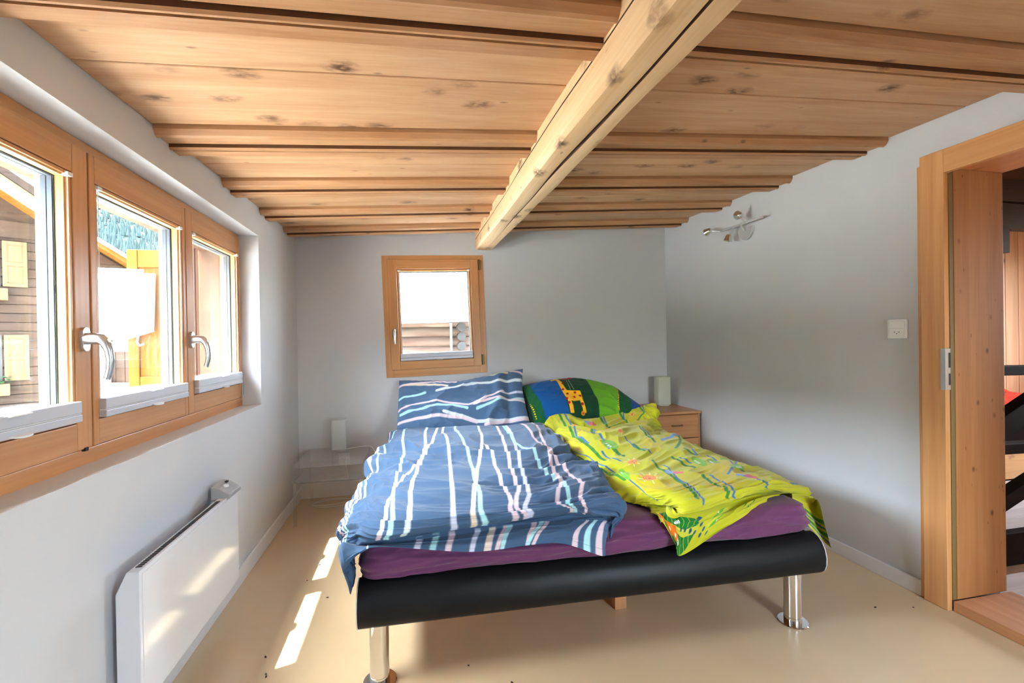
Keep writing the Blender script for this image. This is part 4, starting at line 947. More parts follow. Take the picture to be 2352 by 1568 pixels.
def paint_giraffe(U, V):
    G = GIRAFFE_PRINT
    def edge_u(line):                      # u of a print edge as a function of v
        ps = sorted(line, key=lambda q: q[1]); vs = [q[1] for q in ps]; us = [q[0] for q in ps]
        k = (us[-1]-us[-2])/max(vs[-1]-vs[-2], .05)
        return np.interp(V, vs+[1.0], us+[us[-1]+k*(1-vs[-1])])
    E = [edge_u(l) for l in G['edges']]
    cols = [lin(14, 92, 52), lin(22, 100, 60), lin(10, 84, 150), lin(14, 66, 36), lin(104, 168, 34), lin(14, 74, 38), lin(18, 66, 130)]
    C = np.ones(U.shape+(3,))*cols[0]
    reg = [lin(16, 96, 50), lin(10, 82, 150), lin(12, 62, 36), lin(102, 166, 34), lin(14, 74, 38), lin(18, 66, 128)]
    C[:] = lin(8, 40, 24)
    ink(C, (U > E[0]*0.35).astype(float), lin(14, 88, 46))
    lim = [E[0], E[2]*0+E[2], E[3], E[4], E[5]]
    ink(C, sm(E[0]*0.55+E[1]*0.45, U, 0.01), lin(10, 82, 150))
    ink(C, sm(E[2], U, 0.006), reg[2]); ink(C, sm(E[3], U, 0.006), reg[3]); ink(C, sm(E[4], U, 0.006), reg[4]); ink(C, sm(E[5], U, 0.02), reg[5])
    su, sv = 1.0, 0.42
    D_ = lambda l: pdist(U, V, l, su, sv)
    for i, l in enumerate(G['yel']):
        d = D_(l); dash = (np.sin(V*sv*2*PI/0.017+i) > -0.25)
        ink(C, sm(d, 0.0085, 0.002), lin(20, 26, 18)); ink(C, sm(d, 0.0075, 0.002)*dash, lin(220, 196, 40))
    for l in G['strings']:
        ink(C, sm(D_(l), 0.0014, 0.001)*(np.sin(V*sv*2*PI/0.009) > -0.2), lin(226, 226, 206))
    yel = lin(240, 176, 26); red = lin(164, 28, 22)
    ink(C, sm(D_(G['fruit']), 0.012, 0.003), red)
    for l in G['legs']: ink(C, sm(D_(l), 0.0085, 0.002), yel)
    nk = D_(G['neck']); ink(C, sm(nk, 0.012+0.012*np.clip((V-0.1)*2, 0, 1), 0.002), yel)
    B = G['body']; bx, by = np.array([q[0] for q in B])*su, np.array([q[1] for q in B])*sv
    X, Y = U*su, V*sv; ins = np.zeros(U.shape, bool); j = len(B)-1
    for i in range(len(B)):
        c = ((by[i] > Y) != (by[j] > Y)) & (X < (bx[j]-bx[i])*(Y-by[i])/((by[j]-by[i]) or 1e-9)+bx[i]); ins ^= c; j = i
    ink(C, ins.astype(float), yel); ink(C, sm(D_(B+[B[0]]), 0.005, 0.002), yel)
    ink(C, sm(D_(G['head']), 0.0095, 0.002), yel); ink(C, sm(D_(G['ear']), 0.005, 0.002), yel)
    for k, q in enumerate(G['spots']):
        ink(C, sm(np.hypot((U-q[0])*su, ((V-q[1])*sv)*1.1), 0.011 if k != 0 else 0.008, 0.002), red)
    ink(C, sm(D_(G['snail']), 0.014, 0.003), lin(206, 140, 30)); ink(C, sm(D_(G['snail']), 0.006, 0.002), red)
    return C
blue_duvet()
yellow_duvet()
MET = None
pillow(PILLOW_GRID, 240, 360, 0.075, 0.05, 71, paint_blue, 'blue pillow with pale stripes leaning on the wall below the small window', fold_blue)
pillow(GIRAFFE_GRID, 240, 400, 0.085, 0.05, 81, paint_giraffe, 'green and blue pillow printed with a giraffe', wr=0.6)

# ------------------------------------------------------------------ convector heater below the casements
hx0, hx1, hy0, hy1, hz0, hz1 = 0.028, 0.090, 1.527, 2.290, 0.150, 0.557
ht = thing('convector_heater', 'flat white electric convector on the wall below the casements', 'heater', (0.0, hy0, hz0))
H, HL = hz1-hz0, hy1-hy0
sec = [(hx0, 0.045), (hx0, H-0.062), (hx0+0.028, H), (hx1, H), (hx1, 0.0), (hx0+0.028, 0.0)]
MB().prism(sec, lambda p, q, t: (p, t, q), 0, HL).build('casing', M['white'], ht, bevel=0.0025)
sl_ = MB(); ns = 46
for k in range(ns):
    y = 0.03+(HL-0.20)*k/(ns-1)
    sl_.box(hx0+0.036, hx1-0.010, y, y+0.0075, H+0.0001, H+0.0012)
tag(sl_.build('air_slots', M['dark'], ht), kind='stuff')
MB().box(hx1, hx1+0.0016, 0.012, HL-0.012, 0.012, H-0.012).build('front_panel', M['white'], ht, bevel=0.001)
cb = MB().prism([(0.030, H-0.01), (0.030, H+0.048), (0.060, H+0.040), (0.102, H+0.012), (0.102, H-0.004), (0.086, H-0.01)], lambda p, q, t: (p, t, q), HL-0.125, HL+0.004).build('control_box', M['greyplastic'], ht, bevel=0.002)
MB().lathe([(0.011, 0), (0.010, 0.010)], (0.070, HL-0.075, H+0.034), 20).build('dial', M['whiteplastic'], cb, smooth=True)
MB().box(0.050, 0.060, HL-0.035, HL-0.018, H+0.040, H+0.047).build('rocker', M['dark'], cb)
for y in (0.10, HL-0.14): MB().box(0.0005, hx0, y, y+0.04, 0.10, 0.30).build('wall_bracket', M['steel'], ht)

# ------------------------------------------------------------------ wall spotlight on the right wall
sp = thing('wall_spotlight', 'silver wall spotlight bar with three small adjustable heads', 'lamp', (W, 2.76, 1.96))
# local frame: x towards the wall is +, so the room is at negative x
pl_ = MB().prism([(0.072*math.cos(a), 0.085*math.sin(a)) for a in [PI+PI*k/24 for k in range(25)]], lambda p, q, t: (t, p, q), -0.022, -0.0008)
pl_.build('wall_plate', M['nickel'], sp, bevel=0.003)
MB().tube([(-0.052, 0.21, 0.022), (-0.052, -0.20, 0.022)], 0.0085, 14).build('bar', M['nickel'], sp, smooth=True)
MB().tube([(-0.02, 0.0, -0.02), (-0.052, 0.0, 0.022)], 0.010, 12).build('stem', M['nickel'], sp, smooth=True)
def head(root, base, tip, d):
    d = Vector(d).normalized(); b, t = Vector(base), Vector(tip)
    a = MB().tube([b, (b+t)/2, t], 0.0075, 12).build('arm', M['nickel'], root, smooth=True)
    R = d.to_track_quat('Z', 'Y').to_matrix()
    MB().lathe([(0.004, -0.016), (0.012, -0.015), (0.020, -0.008), (0.022, 0.004), (0.030, 0.032), (0.0285, 0.032), (0.016, 0.004), (0.004, 0.0)], t, 28, rot=R).build('lamp_head', M['chrome'], a, smooth=True, angle=50)
    MB().lathe([(0.008, 0.004), (0.014, 0.010), (0.020, 0.022), (0.012, 0.024)], t, 20, rot=R).build('bulb', M['frost'], a, smooth=True)
head(sp, (-0.052, 0.21, 0.022), (-0.10, 0.275, 0.040), (-0.25, 0.8, -0.25))
head(sp, (-0.052, 0.075, 0.018), (-0.085, 0.085, -0.045), (-0.15, 0.15, -1))
head(sp, (-0.052, -0.055, 0.025), (-0.100, -0.05, 0.070), (0.25, 0.9, 0.25))

# ------------------------------------------------------------------ switch with socket by the door, socket by the corner
def plate(name, label, cat, loc, rot, s, rocker=True):
    r = thing(name, label, cat, loc, rot)         # local: plate in x/z, facing -y
    MB().box(-s, s, -0.006, -0.0004, -s, s).build('cover_plate', M['whiteplastic'], r, bevel=0.003)
    w = s*0.72
    if rocker:
        MB().box(-w, w, -0.0125, -0.006, 0.06*s, 0.76*s).build('rocker', M['whiteplastic'], r, bevel=0.002)
        zc = -0.38*s
    else: zc = 0
    so_ = MB().box(-w, w, -0.0085, -0.006, zc-0.36*s, zc+0.36*s).build('socket_insert', M['whiteplastic'], r, bevel=0.0015)
    hl = MB()
    for px, pz in ((-0.011, 0.003), (0.011, 0.003), (0, -0.005)):
        hl.lathe([(0.0024, 0), (0.0024, 0.0006)], (px, -0.0085, zc+pz), 10, rot=Matrix.Rotation(PI/2, 3, 'X'))
    hl.build('socket_hole', M['dark'], so_)
plate('light_switch', 'white switch and socket plate beside the door casing', 'switch', (W, 1.760, 1.234), (0, 0, -PI/2), 0.047)
plate('wall_socket', 'white wall socket on the back wall behind the clear side table', 'socket', (0.330, D, 0.290), (0, 0, 0), 0.042, False)

# ------------------------------------------------------------------ right bedside: nightstand and frosted lamp
ns_ = thing('nightstand', 'beech nightstand with drawers in the far right corner', 'nightstand', (2.715, 3.30, 0))
NW, ND, NH = 0.425, 0.47, 0.612
MB().box(0, 0.018, 0.002, ND, 0.0, NH-0.022).box(NW-0.018, NW, 0.002, ND, 0, NH-0.022).box(0.018, NW-0.018, ND-0.01, ND, 0.02, NH-0.022).box(0.018, NW-0.018, 0.03, ND-0.01, 0.04, 0.058).build('carcass', M['nsz'], ns_, bevel=0.002)
MB().box(-0.008, NW+0.006, -0.010, ND, NH-0.022, NH).build('top', M['nsx'], ns_, bevel=0.005)
for za, zb_ in ((0.40, 0.585), (0.225, 0.395), (0.06, 0.22)):
    d = MB().box(0.021, NW-0.021, -0.004, 0.02, za, zb_).build('drawer', M['nsx'], ns_, bevel=0.003)
    zc = (za+zb_)/2+0.01
    MB().tube([(NW/2-0.045, -0.004, zc), (NW/2-0.042, -0.022, zc), (NW/2+0.042, -0.022, zc), (NW/2+0.045, -0.004, zc)], 0.0045, 8).build('handle', M['brass'], d, smooth=True)
lr = thing('table_lamp', 'frosted glass table lamp on the wooden nightstand', 'lamp', (3.02, 3.665, NH), (0, 0, math.radians(-8)))
def rrect(a, r, n=6):
    P = []
    for cx, cy, t in ((a-r, a-r, 0), (-a+r, a-r, PI/2), (-a+r, -a+r, PI), (a-r, -a+r, 1.5*PI)):
        P += [(cx+r*math.cos(t+PI/2*k/n), cy+r*math.sin(t+PI/2*k/n)) for k in range(n+1)]
    return P
MB().prism(rrect(0.058, 0.02), lambda p, q, t: (p, q, t), 0.008, 0.252).build('shade', M['frost'], lr, smooth=True, bevel=0.006)
MB().prism(rrect(0.050, 0.016), lambda p, q, t: (p, q, t), 0.0, 0.0079).build('base', M['steel'], lr)

# ------------------------------------------------------------------ left bedside: acrylic table, lamp, cables
TX0, TX1, TY0, TY1 = 0.085, 0.535, 3.235, 3.765
at_ = thing('side_table', 'clear acrylic side table in the far left corner', 'side table', (TX0, TY0, 0))
tw, td = TX1-TX0, TY1-TY0
MB().box(0, tw, 0, td, 0.388, 0.398).build('table_top', M['acryl'], at_, bevel=0.002)
MB().box(0.008, tw-0.008, 0, td, 0.292, 0.300).build('shelf', M['acryl'], at_, bevel=0.002)
for x in (0, tw-0.008): MB().box(x, x+0.008, 0, td, 0.292 if x == 0 else 0.292, 0.3879).build('side_panel', M['acryl'], at_, bevel=0.002)
for x in (0.006, tw-0.024):
    for y in (0.004, td-0.022): MB().box(x, x+0.018, y, y+0.018, 0.0, 0.2919).build('leg', M['acryl'], at_, bevel=0.002)
ll = thing('table_lamp', 'small frosted glass lamp on the clear acrylic side table', 'lamp', (0.318, 3.66, 0.398), (0, 0, 0.15))
MB().prism(rrect(0.052, 0.012), lambda p, q, t: (p, q, t), 0.010, 0.232).build('shade', M['frost2'], ll, smooth=True, bevel=0.004)
MB().lathe([(0.046, 0.0), (0.046, 0.0099)], (0, 0, 0), 28).build('base', M['frost2'], ll, smooth=True)
MB().lathe([(0.013, 0.0105), (0.013, 0.055), (0.02, 0.07), (0.024, 0.10), (0.016, 0.125), (0.004, 0.132)], (0, 0, 0), 20).build('bulb', M['frost'], ll, smooth=True)
def bez(P, n=12):
    P = [Vector(p) for p in P]; out = []
    for i in range(len(P)-1):
        a, b, c, d = P[max(i-1, 0)], P[i], P[i+1], P[min(i+2, len(P)-1)]
        for k in range(n):
            t = k/n
            out.append(0.5*((2*b)+(c-a)*t+(2*a-5*b+4*c-d)*t*t+(-a+3*b-3*c+d)*t**3))
    return out+[P[-1]]
cb1 = MB().tube(bez([(0.372, 3.665, 0.402), (0.43, 3.68, 0.405), (0.50, 3.69, 0.408), (0.545, 3.69, 0.402), (0.572, 3.69, 0.365), (0.59, 3.69, 0.30), (0.602, 3.70, 0.15), (0.60, 3.71, 0.02), (0.56, 3.70, 0.0045)]), 0.003, 8).build('lamp_cable', M['cable'], smooth=True)
tag(cb1, 'white lamp cable running over the edge of the clear side table', 'cable')
cb2 = MB().tube(bez([(0.555, 3.70, 0.0045), (0.45, 3.70, 0.004), (0.27, 3.72, 0.004), (0.12, 3.66, 0.004), (0.19, 3.58, 0.004), (0.34, 3.58, 0.004), (0.43, 3.66, 0.010), (0.30, 3.73, 0.010), (0.16, 3.70, 0.010), (0.14, 3.62, 0.010), (0.28, 3.60, 0.010), (0.40, 3.70, 0.004), (0.40, 3.77, 0.004), (0.375, 3.795, 0.05), (0.352, 3.800, 0.20), (0.336, 3.800, 0.285)]), 0.0027, 8)
tag(cb2.build('coiled_cable', M['cable'], smooth=True), 'white cable coiled on the floor under the clear side table', 'cable')

# crumbs on the floor
CR = [(0.46, 2.31), (0.36, 2.66), (0.33, 2.50), (0.55, 2.62), (0.30, 1.93), (0.33, 1.83), (0.335, 1.815), (0.44, 1.70), (1.06, 1.70), (1.20, 1.58), (2.86, 1.64), (3.02, 1.60), (2.60, 1.22)]
cm = None
for k, (x, y) in enumerate(CR):
    if cm is None:
        cm = MB().lathe([(0.0015, 0), (0.006, 0.0015), (0.005, 0.0035), (0.001, 0.0045)], (0, 0, 0), 8).build('crumb', M['crumb'], smooth=True)
        o = cm
    else:
        o = cm.copy(); COL.objects.link(o)
    o.location = (x, y, 0.0); o.scale = (1.0+0.5*math.sin(k*2.1), 0.6, 0.8); o.rotation_euler = (0, 0, k*1.3)
    tag(o, 'tiny dark crumb lying on the beige floor', 'crumb', group='crumbs on the floor')
# ------------------------------------------------------------------ the hall beyond the doorway
XH = W+0.31
struct('floor_hall', MB().box(XH, 7.2, 0.2, 3.6, -1.2, -0.95), M['hallfloor'], 'lower floor of the stair hall', 'floor')
struct('ceiling_hall', MB().box(XH, 7.2, 0.2, 3.6, 2.5, 2.6), M['brownwood'], 'brown board ceiling of the stair hall', 'ceiling')
hw_ = MB().box(XH, 7.2, 3.46, 3.6, -1.2, 2.5)
hall = struct('wall_hall_back', hw_, M['darkwood'], 'boarded wall at the back of the stair hall', 'wall')
x = XH+0.01; k = 0
while x < 7.1:
    w = 0.20+0.03*math.sin(k*2.3)
    MB().box(x, min(x+w, 7.15)-0.006, 3.44, 3.459, -0.2, 2.49).build('plank', M['pinewall'], hall, bevel=0.003)
    x += w; k += 1
struct('wall_hall_front', MB().box(XH, 7.2, 0.1, 0.2, -1.2, 2.6), M['pinewall'], 'near wall of the stair hall', 'wall')
struct('wall_hall_right', MB().box(7.2, 7.3, 0.1, 3.6, -1.2, 0.9).box(7.2, 7.3, 0.1, 0.7, 0.9, 2.6).box(7.2, 7.3, 2.7, 3.6, 0.9, 2.6).box(7.2, 7.3, 0.7, 2.7, 2.1, 2.6), M['pinewall'], 'far wall of the stair hall with the added window', 'wall')
w3 = thing('added_window_3', 'unseen large window added to light the stair hall', 'window', (7.2, 1.7, 1.5), kind='structure')  # added out of view so daylight reaches the hall
MB().box(0.02, 0.08, -1.0, -0.94, -0.6, 0.6).box(0.02, 0.08, 0.94, 1.0, -0.6, 0.6).box(0.02, 0.08, -0.94, 0.94, -0.6, -0.54).box(0.02, 0.08, -0.94, 0.94, 0.54, 0.6).build('frame', M['winv'], w3, bevel=0.003)
MB().box(0.045, 0.050, -0.94, 0.94, -0.54, 0.54).build('pane', M['glass'], w3)
portal((7.29, 1.7, 1.5), (0, math.radians(90), 0), 1.2, 2.0)
# raised landing of pale planks
ld = thing('landing', 'raised landing of pale oiled planks beyond the dark stair rails', 'landing', (3.6, 2.10, 0), kind='structure')
for j in range(6):
    MB().box(0.0, 3.5, j*0.115, j*0.115+0.110, -0.04, 0.0).build('plank', M['hallfloor'], ld, bevel=0.003)
MB().box(0, 3.5, -0.06, -0.005, -0.19, 0.005).build('edge_beam', M['darkwood'], ld, bevel=0.004)
be = thing('bench', 'pine wall bench in the stair hall', 'bench', (3.9, 2.80, 0))
MB().box(0, 3.2, 0.0, 0.025, 0.002, 0.30).build('front_board', M['pineb'], be, bevel=0.003)
MB().box(0, 3.2, -0.03, 0.62, 0.47, 0.52).build('seat', M['pineb'], be, bevel=0.005)
MB().box(0, 3.2, 0.03, 0.06, 0.30, 0.47).build('seat_apron', M['darkwood'], be)
for x in (0.1, 2.9): MB().box(x, x+0.1, 0.06, 0.6, 0.0, 0.47).build('support', M['darkwood'], be)
# coral blanket folded on the bench
def blanket():
    NV, NU = 50, 70
    U, V = np.meshgrid(np.linspace(0, 1, NU), np.linspace(0, 1, NV))
    X = 5.05+1.15*U; Yy = 2.80+0.50*V
    f = (np.clip(1-np.abs(2*U-1)**4, 0, 1)*np.clip(1-np.abs(2*V-1)**4, 0, 1))**0.5
    Z = 0.522+f*(0.13+0.05*vnoise(U*5, V*3, 91)+0.03*ridge(U*7, V*6, 92)+0.05*np.exp(-((V-.6)/.2)**2))
    B = np.full_like(Z, 0.5205)
    full = np.concatenate([np.stack([X, Yy, Z], -1), np.stack([X, Yy, B], -1)[:, ::-1]], 1)
    o = grid_mesh('blanket', full, None, M['red'], closed_u=True)
    tag(o, 'coral fleece blanket bundled on the hall bench', 'blanket')
blanket()
rl = thing('stair_railing', 'dark stained stair railing beyond the doorway', 'railing', (3.5, 1.98, 0))
def bar(nm, a, b, h, t=0.07):
    a, b = Vector(a), Vector(b)
    MB().hexa([(a.x, -t/2, a.z-h/2), (b.x, -t/2, b.z-h/2), (b.x, t/2, b.z-h/2), (a.x, t/2, a.z-h/2), (a.x, -t/2, a.z+h/2), (b.x, -t/2, b.z+h/2), (b.x, t/2, b.z+h/2), (a.x, t/2, a.z+h/2)]).build(nm, M['darkwood'], rl, bevel=0.004)
bar('top_rail', (0.0, 0, 1.0), (1.6, 0, 0.975), 0.055)
bar('middle_rail', (0.0, 0, 0.555), (1.6, 0, 0.525), 0.060)
bar('handrail', (0.07, 0, 0.40), (1.52, 0, 1.06), 0.13)
bar('stringer', (0.07, 0, 0.0), (1.52, 0, 0.575), 0.085)
for px in (1.52,): MB().box(px, px+0.07, -0.035, 0.035, -0.18, 1.04).build('post', M['darkwood'], rl, bevel=0.004)
MB().box(0.0, 0.07, -0.035, 0.035, -0.18, 1.04).build('post', M['darkwood'], rl, bevel=0.004)
st = thing('staircase', 'brown timber stair rising above the hall doorway', 'staircase', (3.5, 2.12, 0))
MB().box(0.0, 2.6, 0.0, 0.10, 2.02, 2.16).build('header_beam', M['brownwood'], st, bevel=0.004)
MB().box(0.0, 2.6, 0.02, 0.10, 1.86, 2.015).build('riser_board', M['brownwood'], st, bevel=0.004)
MB().hexa([(0.0, 0.0, 1.0), (0.1, 0.0, 1.0), (0.1, 0.06, 1.0), (0.0, 0.06, 1.0), (0, 0, 1.02), (0.1, 0, 1.02), (0.1, 0.06, 1.02), (0, 0.06, 1.02)]).build('bracket', M['darkwood'], st)
MB().prism([(0.0, 1.05), (1.25, 2.015), (0.0, 2.015)], lambda p, q, t: (p, t, q), 0.105, 0.13).build('soffit_board', M['darkwood'], st)
MB().hexa([(0.0, 0.06, 1.00), (1.32, 0.06, 2.015), (1.32, 0.10, 2.015), (0.0, 0.10, 1.00), (0.0, 0.06, 1.055), (1.25, 0.06, 2.015), (1.25, 0.10, 2.015), (0.0, 0.10, 1.055)]).build('stringer', M['brownwood'], st)
MB().box(0.9, 1.0, 0.0, 0.1, 1.7, 1.86).build('riser_bracket', M['brownwood'], st)
stp = thing('stair_tread', 'pale wooden step just past the door threshold', 'stair', (XH+0.02, 0.6, -0.17))
MB().box(0.0, 0.75, 0.0, 1.28, 0.0, 0.05).build('tread', M['hallfloor'], stp, bevel=0.004)
MB().box(0.02, 0.04, 0.0, 1.28, -0.8, -0.0005).build('riser', M['hallfloor'], stp)

# ------------------------------------------------------------------ outer wall of this house around the casements
ow = thing('outer_cladding', 'timber lintel and jambs outside the casements', 'cladding', (-0.285, 1.0, 0), kind='structure')
MB().box(-0.03, 0.115, -0.3, 2.3, 1.752, 1.92).build('lintel', M['lintel'], ow, bevel=0.006)
MB().box(-0.05, 0.115, -0.02, 1.97, 0.83, 0.885).build('outer_sill', M['spacer'], ow, bevel=0.004)
MB().box(-0.03, 0.115, 1.935, 1.98, 0.885, 1.752).build('jamb', M['lintel'], ow, bevel=0.004)
MB().box(-0.03, 0.115, -0.04, 0.012, 0.885, 1.752).build('jamb', M['lintel'], ow, bevel=0.004)
wp = thing('weathered_board', 'weathered reddish plank set upright outside the casement by the far corner', 'board', (-0.36, 2.975, 0.9))
for k in range(2): MB().box(-0.04+0.055*k, 0.0125+0.055*k, 0, 0.03, 0.0, 0.92).build('plank', M['weather'], wp, bevel=0.003)
sh = thing('window_shutter', 'orange framed shutter standing open outside the casements', 'shutter', (-0.69, 2.975, 0.975))
sw, sh_ = 0.285, 0.78
for x in (0, sw-0.053): MB().box(x, x+0.053, 0, 0.03, 0, sh_).build('stile', M['orange'], sh, bevel=0.003)
for za, zb_ in ((0, 0.06), (sh_-0.10, sh_)): MB().box(0.055, sw-0.05, 0, 0.03, za, zb_).build('rail', M['orange'], sh, bevel=0.003)
MB().box(0.055, sw-0.05, 0.012, 0.022, 0.06, sh_-0.10).build('shutter_panel', M['orange'], sh)
MB().box(0.20, 0.285, -0.006, 0.0, 0.42, 0.43).build('latch', M['steel'], sh)
wbd = thing('white_board', 'plain white board fixed across the orange shutter', 'board', (-0.832, 2.953, 1.2))
MB().hexa([(0, 0, 0.0), (0.275, 0, 0.09), (0.275, 0.018, 0.09), (0, 0.018, 0.0), (0, 0, 0.415), (0.29, 0, 0.418), (0.29, 0.018, 0.418), (0, 0.018, 0.415)]).build('panel', M['whiteboard'], wbd, bevel=0.002)
MB().tube([(0.20, 0.010, 0.07), (0.20, -0.004, 0.03), (0.215, -0.01, 0.012), (0.235, -0.008, 0.022)], 0.005, 8).build('hook', M['whiteplastic'], wbd, smooth=True)

# ------------------------------------------------------------------ outside
struct('ground_outside', MB().box(-60, -0.29, -30, 60, -3.0, -2.8).box(-0.29, 40, D+0.3, 60, -3.0, -2.8), M['gravel'], 'pale gravel village ground far below the windows', 'ground')
# dark chalet with pale shutters, seen through the casement nearest the viewer
az = math.atan2(0.5526, 0.8334)
K = 2.2
CP = Vector((CAMX, 0, 0))+(Vector((-3.437, 6.133, 0))-Vector((CAMX, 0, 0)))*K
ch = thing('chalet', 'dark timber chalet with pale shutters outside the nearest casement', 'house', (CP.x, CP.y, 0), (0, 0, az))
def zz(z): return CAMZ+(z-CAMZ)*K
lg = 0
z = -2.8
while z < zz(2.42):
    MB().box(-6.0, 0.60, 0.0, 0.25, z, z+0.215).build('log', M['chalet'], ch, bevel=0.03); z += 0.22
MB().box(-6, 0.60, -0.10, 0.2, zz(2.42), zz(2.60)).build('belt_beam', M['chalet'], ch, bevel=0.01)
MB().prism([(-6, zz(2.6)), (0.60, zz(2.6)), (-3.0, zz(4.3))], lambda p, q, t: (p, t, q), 0.0, 0.2).build('gable_wall', M['chalet'], ch)
sl0 = (zz(2.60)-zz(2.86))/(0.34*K)
def vz(s, z0): return z0+sl0*s
for nm, dy0, dy1, dz0, dz1, m in (('soffit', -1.1, 1.5, -0.02, 0.06, 'orange'), ('barge_board', -1.16, -1.10, -0.06, 0.30, 'fasciaw'), ('roof', -1.22, 1.6, 0.31, 0.50, 'chaletroof')):
    zr = zz(2.80)
    MB().hexa([(-3.0, dy0, vz(-3.0, zr)+dz0), (1.2, dy0, vz(1.2, zr)+dz0), (1.2, dy1, vz(1.2, zr)+dz0), (-3.0, dy1, vz(-3.0, zr)+dz0),
               (-3.0, dy0, vz(-3.0, zr)+dz1), (1.2, dy0, vz(1.2, zr)+dz1), (1.2, dy1, vz(1.2, zr)+dz1), (-3.0, dy1, vz(-3.0, zr)+dz1)]).build(nm, M[m], ch)
MB().box(0.38, 0.60, -0.6, 0.25, zz(2.02), zz(2.18)).build('beam_end', M['chalet'], ch, bevel=0.02)
for z0 in (1.88, 0.845):
    hh_ = 0.505*K
    for sx in (-0.085*K, -0.66*K):
        s = MB().box(sx, sx+0.19*K, -0.05, -0.004, zz(z0), zz(z0)+hh_).build('shutter', M['shutter'], ch, bevel=0.008)
        for a, b in ((0.08, 0.46), (0.54, 0.92)):
            f = MB(); x0, x1 = sx+0.035*K, sx+0.155*K; za, zb_ = zz(z0)+hh_*a, zz(z0)+hh_*b
            f.box(x0, x1, -0.056, -0.05, za, za+0.02).box(x0, x1, -0.056, -0.05, zb_-0.02, zb_).box(x0, x0+0.02, -0.056, -0.05, za, zb_).box(x1-0.02, x1, -0.056, -0.05, za, zb_)
            f.build('panel_moulding', M['mould'], s)
    MB().box(-0.47*K, -0.10*K, -0.03, -0.002, zz(z0), zz(z0)+hh_).build('window', M['shutdark'], ch)
    fb = MB().box(-0.49*K, -0.045*K, -0.28, -0.06, zz(z0)-0.34, zz(z0)-0.06).build('flower_box', M['shutter'], ch, bevel=0.01)
    if z0 < 1:
        rr = random.Random(5); lf, bl_ = MB(), MB()
        for k in range(120):
            c = Vector((rr.uniform(-0.48, -0.04)*K, rr.uniform(-0.34, -0.06), zz(z0)+rr.uniform(-0.08, 0.12)))
            a = rr.uniform(0, 6.28); r = 0.05
            q = Vector((math.cos(a), math.sin(a), rr.uniform(-.5, .5)))*r; w = Vector((-math.sin(a), math.cos(a), rr.uniform(-.3, .6)))*r
            (bl_ if k % 6 == 0 else lf).add([c-q, c+w*.6, c+q, c-w*.6], [(0, 1, 2, 3)])
        tag(lf.build('foliage', M['leaf'], fb), kind='stuff'); tag(bl_.build('blossom', M['bloom'], fb), kind='stuff')
# second house with a small gabled roof behind, seen in the middle casement
h2 = thing('house', 'reddish gabled house with a zinc gutter outside the middle casement', 'house', (-12.05, 22.2, -1.5), (0, 0, math.radians(28)))
h2.scale = (1.6, 1.6, 1.6)
MB().box(-3.2, 0.75, 0.3, 4.0, -1.29, 3.7).build('wall', M['stucco'], h2)
MB().prism([(-3.2, 3.7), (0.75, 3.7), (-1.2, 5.1)], lambda p, q, t: (p, t, q), 0.3, 0.5).build('gable_wall', M['chalet'], h2)
for sgn, xa, za, xb, zb_ in ((1, -1.2, 5.25, 1.15, 3.62), (-1, -1.2, 5.25, -3.7, 3.62)):
    MB().hexa([(xa, -0.5, za-.12), (xb, -0.5, zb_-.12), (xb, 4.2, zb_-.12), (xa, 4.2, za-.12), (xa, -0.5, za), (xb, -0.5, zb_), (xb, 4.2, zb_), (xa, 4.2, za)]).build('roof', M['orange'], h2)
    MB().hexa([(xa, -0.6, za), (xb, -0.6, zb_), (xb, 4.3, zb_), (xa, 4.3, za), (xa, -0.6, za+.1), (xb, -0.6, zb_+.1), (xb, 4.3, zb_+.1), (xa, 4.3, za+.1)]).build('roof_covering', M['paleroof'], h2)
gt_ = MB().tube([(1.2, -0.55, 3.5), (1.2, 4.2, 3.5)], 0.08, 10).build('gutter', M['tubes'], h2, smooth=True)
MB().tube([(1.2, -0.45, 3.5), (1.2, -0.45, 3.1)], 0.05, 10).build('downpipe', M['tubes'], gt_, smooth=True)
# fence and post below the shutter
fe = thing('board_fence', 'dark board fence with a white post beyond the middle casement', 'fence', (-3.40, 7.95, -2.8), (0, 0, math.radians(-20)))
for k in range(5): MB().box(-0.42+0.16*k, -0.27+0.16*k, 0, 0.03, 0, 3.92).build('plank', M['chalet'], fe, bevel=0.004)
MB().box(-0.24, -0.16, -0.12, -0.02, 0, 4.05).build('post', M['whiteboard'], fe, bevel=0.006)
MB().box(-0.5, 0.45, -0.2, -0.05, 3.36, 3.46).build('ledge', M['whiteboard'], fe)

# log barn beyond the small window
bn = thing('log_barn', 'weathered log barn with a pale roof outside the small window', 'barn', (1.75, 9.2, 0), (0, 0, math.radians(2)))
zb_ = -2.8; k = 0; zs = []
while zb_ < 1.50:
    r = 0.105
    zs.append(zb_)
    MB().tube([(-1.9, 0, zb_+r), (0.25, 0, zb_+r)], r, 12).build('log', M['logw'], bn, smooth=True)
    MB().tube([(0.05, -0.28, zb_+r+0.09), (0.05, 6.0, zb_+r+0.09)], 0.085, 12).build('log_end', M['logend'], bn, smooth=True)
    MB().tube([(0.26, 0.9, zb_+r), (3.5, 0.9, zb_+r)], r, 12).build('log', M['logw'], bn, smooth=True)
    zb_ += 0.185; k += 1
MB().box(-0.16, -0.12, -0.13, -0.10, -2.8, 1.55).build('downpipe', M['whiteboard'], bn)
MB().hexa([(-2.1, -0.7, 1.50), (0.35, -0.7, 1.56), (0.35, 4.5, 3.55), (-2.1, 4.5, 3.5), (-2.1, -0.7, 1.60), (0.35, -0.7, 1.66), (0.35, 4.5, 3.65), (-2.1, 4.5, 3.6)]).build('roof', M['paleroof'], bn)
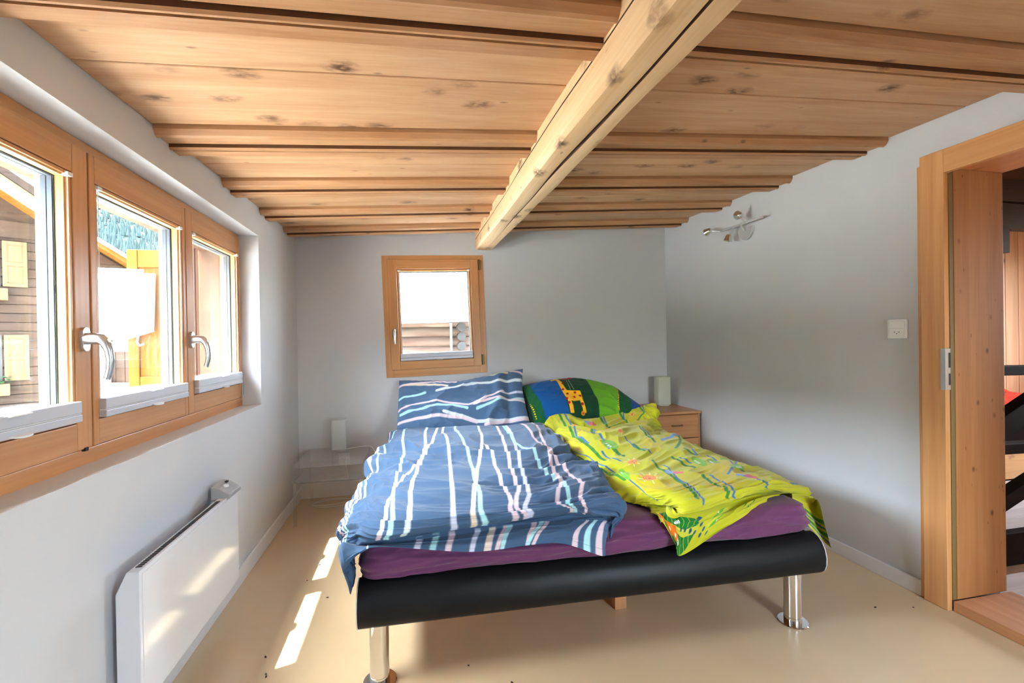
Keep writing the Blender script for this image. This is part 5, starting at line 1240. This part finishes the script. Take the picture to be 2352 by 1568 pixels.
MB().hexa([(0.36, 0.3, 1.62), (4.5, 0.3, 1.62), (4.5, 5.5, 3.5), (0.36, 5.5, 3.5), (0.36, 0.3, 1.72), (4.5, 0.3, 1.72), (4.5, 5.5, 3.6), (0.36, 5.5, 3.6)]).build('roof', M['paleroof'], bn)
MB().box(-1.35, -0.95, 0.0, 0.04, 1.80, 1.83).build('snow_guard', M['tubes'], bn)

# wooded mountainside
def hill():
    n, m = 200, 46
    U, V = np.meshgrid(np.linspace(0, 1, n), np.linspace(0, 1, m))
    az_ = math.radians(-165)+U*math.radians(165)          # measured from straight ahead, towards the left
    R = 80+V*150
    Z = -8+V*(66.0+4*(vnoise(U*9+3, V*0, 94)-.5))+5*(vnoise(U*16+9, V*5, 95)-.5)*(1-V)+2.5*(vnoise(U*48, V*14, 96)-.5)
    P = np.stack([CAMX+R*np.sin(az_), R*np.cos(az_), Z], -1)
    o = grid_mesh('mountainside', P, None, M['meadow'])
    tag(o, 'wooded mountainside in haze-tinted green rising behind the village', 'mountain', kind='structure')
    rr = np.random.RandomState(4); mb = MB()
    for k in range(15000):
        i, j = rr.randint(0, m-5), rr.randint(127, 190)
        c = P[i, j]+np.array([rr.uniform(-3, 3), rr.uniform(-3, 3), -1.0]); h = rr.uniform(2.6, 5.2)*(1-0.4*i/m); r = h*0.17
        vs = [(c[0], c[1], c[2]+h)]+[(c[0]+r*math.cos(2*PI*q/6+k), c[1]+r*math.sin(2*PI*q/6+k), c[2]+h*0.12) for q in range(6)]
        mb.add(vs, [(0, 1+q, 1+(q+1) % 6) for q in range(6)])
    t = mb.build('conifer_forest', M['conifer'])
    tag(t, 'conifer forest covering the mountainside', 'forest', kind='stuff')
    for tx, ty, hh in ((-21.0, 40.5, 10.2), (-26.5, 43.0, 8.8)):
        c = thing('conifer', 'single tall conifer standing before the mountainside' if hh > 10 else 'smaller conifer beside the tall one before the mountainside', 'tree', (tx, ty, -2.8))
        mb = MB(); r0 = random.Random(int(hh*10))
        for q in range(9):
            z0, z1 = hh*(0.12+0.09*q), hh*(0.12+0.09*q+0.19); r = hh*0.19*(1-q/9.6)
            ring = [(r*(0.8+0.4*r0.random())*math.cos(2*PI*s/12), r*(0.8+0.4*r0.random())*math.sin(2*PI*s/12), z0) for s in range(12)]
            mb.add([(0, 0, min(z1, hh))]+ring, [(0, 1+s, 1+(s+1) % 12) for s in range(12)])
        mb.build('crown', M['conifer'], c); MB().lathe([(0.25, 0), (0.15, hh*0.3)], (0, 0, 0), 8).build('trunk', M['chalet'], c)
hill()
